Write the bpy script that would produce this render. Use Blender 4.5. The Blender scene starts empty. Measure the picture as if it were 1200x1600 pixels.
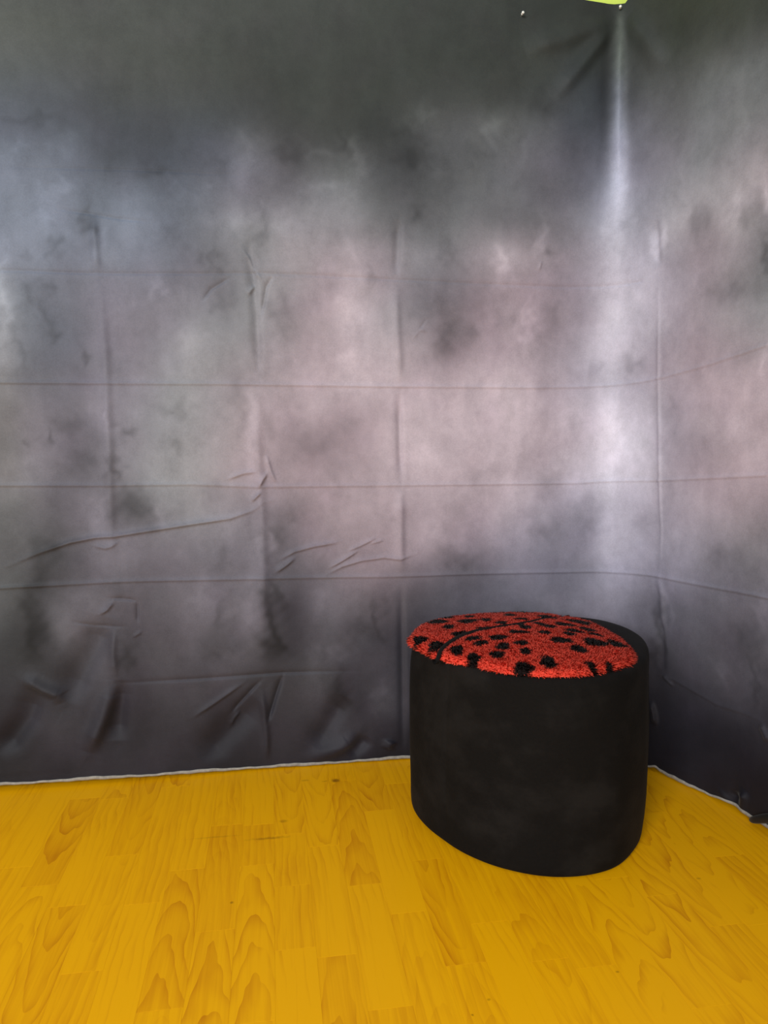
import bpy, bmesh, math, random
import numpy as np
from mathutils import Matrix, Vector

scene = bpy.context.scene
col = scene.collection

# ------------------------------------------------------------------ camera
FPX, YAW, PITCH, CAMH = 1120.0, math.radians(8.9), math.radians(5.6), 0.90
fw = Vector((math.sin(YAW) * math.cos(PITCH), math.cos(YAW) * math.cos(PITCH), -math.sin(PITCH)))
rt = Vector((math.cos(YAW), -math.sin(YAW), 0))
up = rt.cross(fw)
cd = bpy.data.cameras.new('camera')
cam = bpy.data.objects.new('camera', cd)
col.objects.link(cam)
cd.sensor_fit = 'HORIZONTAL'
cd.sensor_width = 36.0
cd.lens = FPX / 1200.0 * 36.0
cd.clip_start = 0.02
cam.matrix_world = Matrix(((rt.x, up.x, -fw.x, 0), (rt.y, up.y, -fw.y, 0), (rt.z, up.z, -fw.z, CAMH), (0, 0, 0, 1)))
scene.camera = cam

# ------------------------------------------------------------------ world, daylight, exposure
w = bpy.data.worlds.new('world')
scene.world = w
w.use_nodes = True
w.node_tree.nodes['Background'].inputs[0].default_value = (0.90, 0.95, 1.0, 1)
w.node_tree.nodes['Background'].inputs[1].default_value = 0.50


def area(name, loc, aim, sx, sy, energy, colr):
    ld = bpy.data.lights.new(name, 'AREA')
    ld.shape = 'RECTANGLE'
    ld.size, ld.size_y = sx, sy
    ld.energy = energy
    ld.color = colr
    lo = bpy.data.objects.new(name, ld)
    col.objects.link(lo)
    lo.location = loc
    lo.rotation_euler = (Vector(aim) - Vector(loc)).to_track_quat('-Z', 'Y').to_euler()
    return lo


area('window_daylight', (-2.4, -3.0, 2.3), (0.6, 1.75, 0.7), 2.2, 1.7, 300.0, (0.97, 0.985, 1.0))

vs = scene.view_settings
vs.view_transform = 'Standard'
vs.look = 'None'
vs.gamma = 1.0
vs.use_curve_mapping = False
vs.exposure = 0.0


# ------------------------------------------------------------------ helpers
def srgb(v):
    v = np.asarray(v, float) / 255.0
    return np.where(v <= 0.04045, v / 12.92, ((v + 0.055) / 1.055) ** 2.4)


def obj(name, me, mat=None, parent=None):
    o = bpy.data.objects.new(name, me)
    col.objects.link(o)
    if mat:
        me.materials.append(mat)
    if parent:
        o.parent = parent
    return o


def tag(o, label, cat, group=None):
    o['label'] = label
    o['category'] = cat
    if group:
        o['group'] = group
    return o


def mesh_np(name, verts, quads, smooth=True):
    me = bpy.data.meshes.new(name)
    verts = np.asarray(verts, np.float32)
    quads = np.asarray(quads, np.int32)
    n, k = quads.shape
    me.vertices.add(len(verts))
    me.vertices.foreach_set('co', verts.ravel())
    me.loops.add(n * k)
    me.loops.foreach_set('vertex_index', quads.ravel())
    me.polygons.add(n)
    me.polygons.foreach_set('loop_start', np.arange(n, dtype=np.int32) * k)
    me.polygons.foreach_set('loop_total', np.full(n, k, np.int32))
    me.polygons.foreach_set('use_smooth', np.full(n, smooth))
    me.update(calc_edges=True)
    return me


def grid_quads(nu, nv, wrap=False):
    a = np.arange(nu * nv).reshape(nu, nv)
    if wrap:
        a = np.vstack([a, a[:1]])
    return np.stack([a[:-1, :-1], a[1:, :-1], a[1:, 1:], a[:-1, 1:]], -1).reshape(-1, 4)


def point_colour(me, name, rgb):
    at = me.color_attributes.new(name, 'FLOAT_COLOR', 'POINT')
    d = np.ones((len(rgb), 4), np.float32)
    d[:, :3] = rgb
    at.data.foreach_set('color', d.ravel())


def new_mat(name, base=(0.5, 0.5, 0.5), rough=0.6, spec=0.5):
    m = bpy.data.materials.new(name)
    m.use_nodes = True
    b = m.node_tree.nodes['Principled BSDF']
    b.inputs['Base Color'].default_value = (*base, 1)
    b.inputs['Roughness'].default_value = rough
    b.inputs['Specular IOR Level'].default_value = spec
    return m, m.node_tree, b


class NT:
    """small shorthand for building node trees"""
    def __init__(s, nt):
        s.nt = nt

    def n(s, kind, **kw):
        nd = s.nt.nodes.new(kind)
        for k, v in kw.items():
            setattr(nd, k, v)
        return nd

    def put(s, sock, v):
        if hasattr(v, 'is_output'):
            s.nt.links.new(v, sock)
        else:
            sock.default_value = v

    def math(s, op, a, b=0.0, c=None, clamp=False):
        nd = s.n('ShaderNodeMath', operation=op, use_clamp=clamp)
        s.put(nd.inputs[0], a)
        s.put(nd.inputs[1], b)
        if c is not None:
            s.put(nd.inputs[2], c)
        return nd.outputs[0]

    def noise(s, vec, scale, detail=2.0, rough=0.5):
        nd = s.n('ShaderNodeTexNoise')
        s.put(nd.inputs['Vector'], vec)
        nd.inputs['Scale'].default_value = scale
        nd.inputs['Detail'].default_value = detail
        nd.inputs['Roughness'].default_value = rough
        return nd.outputs['Fac']

    def mix(s, fac, a, b, mode='MIX'):
        nd = s.n('ShaderNodeMix', data_type='RGBA', blend_type=mode)
        s.put(nd.inputs[0], fac)
        s.put(nd.inputs[6], a)
        s.put(nd.inputs[7], b)
        return nd.outputs[2]

    def maprange(s, v, a, b, c, d, smooth=False):
        nd = s.n('ShaderNodeMapRange')
        if smooth:
            nd.interpolation_type = 'SMOOTHSTEP'
        s.put(nd.inputs[0], v)
        for i, q in enumerate((a, b, c, d)):
            nd.inputs[i + 1].default_value = q
        return nd.outputs[0]

    def scaled(s, vec, sc, add=None):
        nd = s.n('ShaderNodeVectorMath', operation='MULTIPLY')
        s.put(nd.inputs[0], vec)
        nd.inputs[1].default_value = sc
        r = nd.outputs[0]
        if add is not None:
            n2 = s.n('ShaderNodeVectorMath', operation='ADD')
            s.put(n2.inputs[0], r)
            s.put(n2.inputs[1], add)
            r = n2.outputs[0]
        return r


# ------------------------------------------------------------------ materials
def make_wall_mat(name, rgb):
    m, nt, b = new_mat(name, srgb(rgb), 0.7, 0.3)
    t = NT(nt)
    tc = t.n('ShaderNodeTexCoord').outputs['Object']
    nz = t.noise(tc, 30, 4)
    bp = t.n('ShaderNodeBump')
    bp.inputs['Strength'].default_value = 0.15
    bp.inputs['Distance'].default_value = 0.004
    t.put(bp.inputs['Height'], nz)
    t.put(b.inputs['Normal'], bp.outputs[0])
    return m


M_LIME = make_wall_mat('lime_wall_paint', (205, 222, 96))
M_PALE = make_wall_mat('pale_wall_paint', (206, 210, 200))


def make_wood():
    m, nt, b = new_mat('honey_laminate', (0.6, 0.3, 0.01), 0.5, 0.2)
    t = NT(nt)
    tc = t.n('ShaderNodeTexCoord').outputs['Object']
    geo = t.n('ShaderNodeNewGeometry').outputs['Position']
    oi = t.n('ShaderNodeObjectInfo')
    sep = t.n('ShaderNodeSeparateColor')
    t.put(sep.inputs[0], oi.outputs['Color'])
    tone, cath, off = sep.outputs[0], sep.outputs[1], sep.outputs[2]
    sx = t.n('ShaderNodeSeparateXYZ')
    t.put(sx.inputs[0], tc)
    x, y = sx.outputs[0], sx.outputs[1]
    shift = t.n('ShaderNodeCombineXYZ')
    t.put(shift.inputs[0], t.math('MULTIPLY', off, 3.1))
    t.put(shift.inputs[1], t.math('MULTIPLY', off, 17.0))
    t.put(shift.inputs[2], t.math('MULTIPLY', off, 41.0))
    # broad wobble shared by both figures
    wob = t.noise(t.scaled(tc, (11, 3.2, 1), shift.outputs[0]), 1.0, 3, 0.55)
    wob = t.math('SUBTRACT', wob, 0.5)
    fine = t.noise(t.scaled(tc, (260, 6, 1), shift.outputs[0]), 1.0, 3, 0.6)
    fib = t.noise(t.scaled(tc, (70, 2.0, 1), shift.outputs[0]), 1.0, 2, 0.5)
    # cathedral figure: nested arches along the strip
    xo = t.math('ADD', x, t.math('MULTIPLY', t.math('SUBTRACT', off, 0.5), 0.022))
    xo = t.math('ADD', xo, t.math('MULTIPLY', wob, 0.012))
    par = t.math('MULTIPLY', t.math('MULTIPLY', xo, xo), 140.0)
    sgn = t.math('SUBTRACT', t.math('MULTIPLY', t.math('GREATER_THAN', t.math('FRACT', t.math('MULTIPLY', off, 7.0)), 0.45), 2.0), 1.0)
    ph = t.math('ADD', t.math('MULTIPLY', t.math('MULTIPLY', y, sgn), 1.35), par)
    ph = t.math('ADD', ph, t.math('MULTIPLY', wob, 0.55))
    ph = t.math('ADD', t.math('MULTIPLY', ph, 7.0), t.math('MULTIPLY', off, 5.0))
    saw = t.math('FRACT', ph)
    c1 = t.math('POWER', saw, 2.6)
    # straight figure: lines along the strip that drift slowly
    ps = t.math('ADD', t.math('MULTIPLY', x, 62.0), t.math('MULTIPLY', wob, 3.2))
    ps = t.math('ADD', ps, t.math('MULTIPLY', y, t.math('MULTIPLY', t.math('SUBTRACT', off, 0.5), 6.0)))
    c2 = t.math('POWER', t.math('FRACT', ps), 1.8)
    fig = t.n('ShaderNodeMix', data_type='FLOAT')
    t.put(fig.inputs[0], cath)
    t.put(fig.inputs[2], t.math('MULTIPLY', c2, 0.62))
    t.put(fig.inputs[3], c1)
    v = t.math('MULTIPLY', fig.outputs[0], t.maprange(t.noise(t.scaled(tc, (14, 5, 1), shift.outputs[0]), 1.0, 2), 0.35, 0.65, 0.10, 0.62))
    v = t.math('ADD', v, t.math('MULTIPLY', t.math('SUBTRACT', fine, 0.5), 0.42))
    v = t.math('ADD', v, t.math('MULTIPLY', t.math('SUBTRACT', fib, 0.5), 0.55))
    v = t.math('ADD', v, t.math('SUBTRACT', tone, 0.32), clamp=True)
    light = (*srgb((236, 168, 0)), 1)
    dark = (*srgb((188, 108, 0)), 1)
    colr = t.mix(v, light, dark)
    # stains and scuffs worn into the floor
    def spot(cx, cy, rx, ry, soft):
        sp = t.n('ShaderNodeSeparateXYZ')
        t.put(sp.inputs[0], geo)
        dx = t.math('DIVIDE', t.math('SUBTRACT', sp.outputs[0], cx), rx)
        dy = t.math('DIVIDE', t.math('SUBTRACT', sp.outputs[1], cy), ry)
        d = t.math('SQRT', t.math('ADD', t.math('MULTIPLY', dx, dx), t.math('MULTIPLY', dy, dy)))
        d = t.math('ADD', d, t.math('MULTIPLY', t.math('SUBTRACT', t.noise(t.scaled(geo, (90, 90, 90)), 1.0, 3, 0.6), 0.5), 1.7))
        return t.maprange(d, soft, 1.15, 1.0, 0.0, True)
    for (cx, cy, rx, ry, so, st) in STAINS:
        colr = t.mix(t.math('MULTIPLY', spot(cx, cy, rx, ry, so), st), colr, (*srgb((104, 58, 4)), 1))
    t.put(b.inputs['Base Color'], colr)
    t.put(b.inputs['Roughness'], t.maprange(fine, 0.2, 0.8, 0.42, 0.56))
    bp = t.n('ShaderNodeBump')
    bp.inputs['Strength'].default_value = 0.06
    bp.inputs['Distance'].default_value = 0.001
    t.put(bp.inputs['Height'], fine)
    t.put(b.inputs['Normal'], bp.outputs[0])
    return m


STAINS = [(0.156, 1.832, 0.013, 0.012, 0.2, 0.75), (0.128, 1.832, 0.010, 0.005, 0.2, 0.35), (0.075, 1.845, 0.012, 0.006, 0.2, 0.3),
          (-0.02, 1.576, 0.055, 0.006, 0.1, 0.45), (-0.14, 1.60, 0.07, 0.004, 0.1, 0.22), (0.015, 1.645, 0.012, 0.008, 0.2, 0.4),
          (-0.09, 1.355, 0.004, 0.004, 0.3, 0.55), (0.30, 1.014, 0.003, 0.003, 0.3, 0.6), (0.335, 1.04, 0.004, 0.003, 0.3, 0.4),
          (0.57, 1.065, 0.004, 0.003, 0.3, 0.5), (0.86, 1.285, 0.006, 0.004, 0.3, 0.35)]
M_WOOD = make_wood()


def make_subfloor():
    m, nt, b = new_mat('dark_joint_base', srgb((96, 56, 10)), 0.8, 0.2)
    t = NT(nt)
    tc = t.n('ShaderNodeTexCoord').outputs['Object']
    t.put(b.inputs['Base Color'], t.mix(t.noise(tc, 60, 3), (*srgb((80, 46, 8)), 1), (*srgb((110, 66, 14)), 1)))
    return m


M_BASE = make_subfloor()


def make_cloth_mat():
    m, nt, b = new_mat('printed_polyester', (0.3, 0.3, 0.3), 0.62, 0.22)
    t = NT(nt)
    at = t.n('ShaderNodeAttribute', attribute_name='print').outputs['Color']
    tc = t.n('ShaderNodeTexCoord').outputs['Object']
    streak = t.noise(t.scaled(tc, (20, 20, 5)), 1.0, 3, 0.55)
    mott = t.noise(t.scaled(tc, (10, 10, 9)), 1.0, 9, 0.68)
    puff = t.noise(t.scaled(tc, (30, 30, 26)), 1.0, 6, 0.7)
    grainy = t.noise(tc, 300, 3, 0.7)
    f = t.math('ADD', t.maprange(streak, 0.3, 0.7, -0.05, 0.05), t.maprange(mott, 0.3, 0.7, -0.16, 0.16))
    f = t.math('ADD', f, t.maprange(puff, 0.3, 0.7, -0.07, 0.07))
    f = t.math('ADD', f, t.maprange(grainy, 0.3, 0.7, -0.08, 0.08))
    f = t.math('ADD', f, 1.0)
    mul = t.n('ShaderNodeVectorMath', operation='SCALE')
    t.put(mul.inputs[0], at)
    t.put(mul.inputs['Scale'], f)
    t.put(b.inputs['Base Color'], mul.outputs[0])
    b.inputs['Sheen Weight'].default_value = 0.06
    b.inputs['Sheen Roughness'].default_value = 0.4
    weave = t.noise(tc, 900, 1, 0.5)
    crin = t.noise(t.scaled(tc, (55, 55, 75)), 1.0, 4, 0.6)
    bp = t.n('ShaderNodeBump')
    bp.inputs['Strength'].default_value = 0.22
    bp.inputs['Distance'].default_value = 0.0022
    t.put(bp.inputs['Height'], t.math('ADD', crin, t.math('MULTIPLY', weave, 0.12)))
    t.put(b.inputs['Normal'], bp.outputs[0])
    return m


M_CLOTH = make_cloth_mat()


def make_hem_mat():
    m, nt, b = new_mat('unprinted_selvedge', srgb((168, 162, 150)), 0.75, 0.2)
    t = NT(nt)
    tc = t.n('ShaderNodeTexCoord').outputs['Object']
    nz = t.noise(tc, 110, 3)
    t.put(b.inputs['Base Color'], t.mix(nz, (*srgb((104, 99, 92)), 1), (*srgb((166, 160, 149)), 1)))
    return m


M_HEM = make_hem_mat()


def make_velvet():
    m, nt, b = new_mat('black_velvet', (0.01, 0.009, 0.008), 0.85, 0.12)
    t = NT(nt)
    tc = t.n('ShaderNodeTexCoord').outputs['Object']
    a = t.noise(t.scaled(tc, (7, 7, 9)), 1.0, 4, 0.6)
    g = t.noise(tc, 190, 4, 0.75)
    v = t.math('ADD', t.maprange(a, 0.42, 0.68, 0.0, 0.75, True), t.math('MULTIPLY', t.math('SUBTRACT', g, 0.25), 0.6), clamp=True)
    t.put(b.inputs['Base Color'], t.mix(v, (0.0027, 0.0022, 0.0019, 1), (0.0098, 0.0086, 0.0078, 1)))
    b.inputs['Sheen Weight'].default_value = 0.012
    b.inputs['Sheen Roughness'].default_value = 0.35
    b.inputs['Sheen Tint'].default_value = (0.9, 0.85, 0.8, 1)
    bp = t.n('ShaderNodeBump')
    bp.inputs['Strength'].default_value = 0.35
    bp.inputs['Distance'].default_value = 0.002
    t.put(bp.inputs['Height'], t.math('ADD', t.noise(tc, 160, 3), t.math('MULTIPLY', a, 2.0)))
    t.put(b.inputs['Normal'], bp.outputs[0])
    return m


M_VELVET = make_velvet()


def make_plush():
    m, nt, b = new_mat('spotted_plush', (0.7, 0.05, 0.03), 0.8, 0.1)
    t = NT(nt)
    at = t.n('ShaderNodeAttribute', attribute_name='dye').outputs['Color']
    tc = t.n('ShaderNodeTexCoord').outputs['Object']
    nz = t.noise(tc, 120, 2)
    mul = t.n('ShaderNodeVectorMath', operation='SCALE')
    t.put(mul.inputs[0], at)
    t.put(mul.inputs['Scale'], t.maprange(nz, 0.3, 0.7, 0.88, 1.12))
    t.put(b.inputs['Base Color'], mul.outputs[0])
    b.inputs['Sheen Weight'].default_value = 0.05
    tr = t.n('ShaderNodeBsdfTranslucent')          # fibres let light through
    t.put(tr.inputs['Color'], mul.outputs[0])
    mx = t.n('ShaderNodeMixShader')
    mx.inputs[0].default_value = 0.35
    t.put(mx.inputs[1], b.outputs[0])
    t.put(mx.inputs[2], tr.outputs[0])
    t.put(nt.nodes['Material Output'].inputs['Surface'], mx.outputs[0])
    return m


M_PLUSH = make_plush()
M_PIN, _, _ = new_mat('white_pin_plastic', srgb((226, 226, 218)), 0.4, 0.5)


# ------------------------------------------------------------------ setting: floor and walls
def box_mesh(name, x0, x1, y0, y1, z0, z1):
    bm = bmesh.new()
    bmesh.ops.create_cube(bm, size=1)
    for v in bm.verts:
        v.co = Vector((x0 + (v.co.x + .5) * (x1 - x0), y0 + (v.co.y + .5) * (y1 - y0), z0 + (v.co.z + .5) * (z1 - z0)))
    me = bpy.data.meshes.new(name)
    bm.to_mesh(me)
    bm.free()
    return me


XL, XR, YB = -2.4, 1.175, 1.95
floor = obj('floor', box_mesh('floor', XL, XR + .1, -1.2, YB + .1, -0.10, -0.008), M_BASE)
floor['kind'] = 'structure'
wb = obj('wall_back', box_mesh('wall_back', XL, XR + .1, YB, YB + .1, -0.008, 2.7), M_LIME)
wb['kind'] = 'structure'
wr = obj('wall_right', box_mesh('wall_right', XR, XR + .1, -1.2, YB, -0.008, 2.7), M_PALE)
wr['kind'] = 'structure'

rnd = random.Random(11)
SW, SX0 = 0.0727, -0.007
JOINTS = {-7: [1.470], -6: [1.394], -5: [1.557], -4: [1.379], -3: [1.481], -2: [1.277], -1: [1.475, 1.639], 0: [1.206, 1.391, 1.588],
          1: [1.177], 2: [1.372], 3: [1.272, 1.66], 4: [1.438], 5: [1.221], 6: [1.110], 7: [1.082], 9: [0.971]}
# (tone, cathedral) of strips named by row and by one y they cover
LOOK = {(-7, 1.6): (.50, 1), (-6, 1.5): (.30, .1), (-6, 1.3): (.45, 1), (-5, 1.65): (.48, 1), (-5, 1.5): (.30, .3), (-4, 1.45): (.34, .1), (-4, 1.3): (.14, 0),
        (-3, 1.40): (.46, 1), (-3, 1.6): (.30, .1), (-2, 1.35): (.46, .15), (-2, 1.2): (.40, 1), (-1, 1.55): (.42, .2), (-1, 1.4): (.30, 1), (-1, 1.75): (.20, 0),
        (0, 1.7): (.36, 1), (0, 1.5): (.34, .1), (0, 1.3): (.38, 0), (0, 1.1): (.18, 0), (1, 1.3): (.30, 0), (1, 1.1): (.46, 1), (2, 1.5): (.50, 1), (2, 1.3): (.24, .1),
        (3, 1.75): (.46, 1), (3, 1.5): (.18, 0), (3, 1.2): (.32, .4), (4, 1.5): (.40, .1), (4, 1.35): (.50, 1), (5, 1.3): (.40, .2), (5, 1.1): (.16, 0), (6, 1.3): (.36, .6), (6, 1.0): (.34, .5)}


def plank_geom(wd, ln, th=0.008, bv=0.0003):
    hx, hy, g = wd / 2 - 0.00005, ln / 2 - 0.00005, bv
    V = [(-hx, -hy, -th), (hx, -hy, -th), (hx, hy, -th), (-hx, hy, -th),
         (-hx, -hy, -g * .4), (hx, -hy, -g * .4), (hx, hy, -g * .4), (-hx, hy, -g * .4),
         (-hx + g, -hy + g, 0), (hx - g, -hy + g, 0), (hx - g, hy - g, 0), (-hx + g, hy - g, 0)]
    F = [(8, 9, 10, 11)]
    for i in range(4):
        j = (i + 1) % 4
        F.append((i, j, j + 4, i + 4))
        F.append((i + 4, j + 4, j + 8, i + 8))
    return V, F


rest_v, rest_f = [], []
for k in range(-33, 17):
    xa, xb = SX0 + k * SW, SX0 + (k + 1) * SW
    if xa > XR - .01:
        continue
    xb = min(xb, XR)
    xa = max(xa, XL)
    if xb <= xa + .005:
        continue
    js = sorted(JOINTS.get(k, [1.0 + rnd.random() * .45]))
    while js[0] > -1.1:
        js.insert(0, js[0] - (.30 + rnd.random() * .20))
    while js[-1] < YB - .08:
        js.append(js[-1] + (.30 + rnd.random() * .20))
    js[0], js[-1] = -1.2, YB
    for a, b_ in zip(js[:-1], js[1:]):
        V, F = plank_geom(xb - xa, b_ - a)
        cx, cy = (xa + xb) / 2, (a + b_) / 2
        if b_ > 0.72 and k >= -15:
            me = bpy.data.meshes.new('plank')
            me.from_pydata(V, [], F)
            o = obj('plank', me, M_WOOD, floor)
            o.location = (cx, cy, 0)
            tone, ca = .14 + rnd.random() * .28, (1 if rnd.random() < .42 else rnd.random() * .3)
            for (kk, yy), lk in LOOK.items():
                if kk == k and a < yy < b_:
                    tone, ca = lk
            o.color = (tone, ca, rnd.random(), 1)
        else:
            n0 = len(rest_v)
            rest_v += [(p[0] + cx, p[1] + cy, p[2]) for p in V]
            rest_f += [tuple(i + n0 for i in f) for f in F]
me = bpy.data.meshes.new('plank_surround')
me.from_pydata(rest_v, [], rest_f)
o = obj('plank_surround', me, M_WOOD, floor)
o.color = (.28, 0, .4, 1)
o['kind'] = 'stuff'

# ------------------------------------------------------------------ backdrop cloth
# plan of the hanging cloth: x, y near its top and x, y at its hem, for matching stations along it
KN = np.array([[-1.5, 1.93, -1.5, 1.885], [-.706, 1.93, -.706, 1.905], [-.39, 1.93, -.39, 1.91], [.03, 1.93, .03, 1.927], [.36, 1.929, .357, 1.928],
               [.75, 1.929, .78, 1.925], [.90, 1.927, .92, 1.875], [.945, 1.915, .965, 1.815], [1.02, 1.80, 1.03, 1.735], [1.05, 1.70, 1.055, 1.67],
               [1.08, 1.59, 1.088, 1.595], [1.105, 1.50, 1.115, 1.50], [1.125, 1.41, 1.122, 1.42], [1.15, 1.2, 1.15, 1.2], [1.155, .5, 1.155, .5]])
UK = np.concatenate([[0], np.cumsum(np.hypot(*np.diff(KN[:, :2], axis=0).T))]) - 1.5


def hermite(u, y):
    m = np.zeros_like(y)
    d = np.diff(y) / np.diff(UK)
    m[1:-1] = np.where(d[1:] * d[:-1] > 0, 2 * d[1:] * d[:-1] / (d[1:] + d[:-1] + 1e-12), 0)
    m[0], m[-1] = d[0], d[-1]
    i = np.clip(np.searchsorted(UK, u) - 1, 0, len(UK) - 2)
    hh = UK[i + 1] - UK[i]
    t = (u - UK[i]) / hh
    return (2*t**3-3*t**2+1)*y[i] + (t**3-2*t**2+t)*hh*m[i] + (-2*t**3+3*t**2)*y[i+1] + (t**3-t**2)*hh*m[i+1]


def surf(u, z):
    wz = np.clip(1 - z / .85, 0, 1) ** 1.6
    x = hermite(u, KN[:, 0]) * (1 - wz) + hermite(u, KN[:, 2]) * wz
    y = hermite(u, KN[:, 1]) * (1 - wz) + hermite(u, KN[:, 3]) * wz
    return x, y


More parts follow.
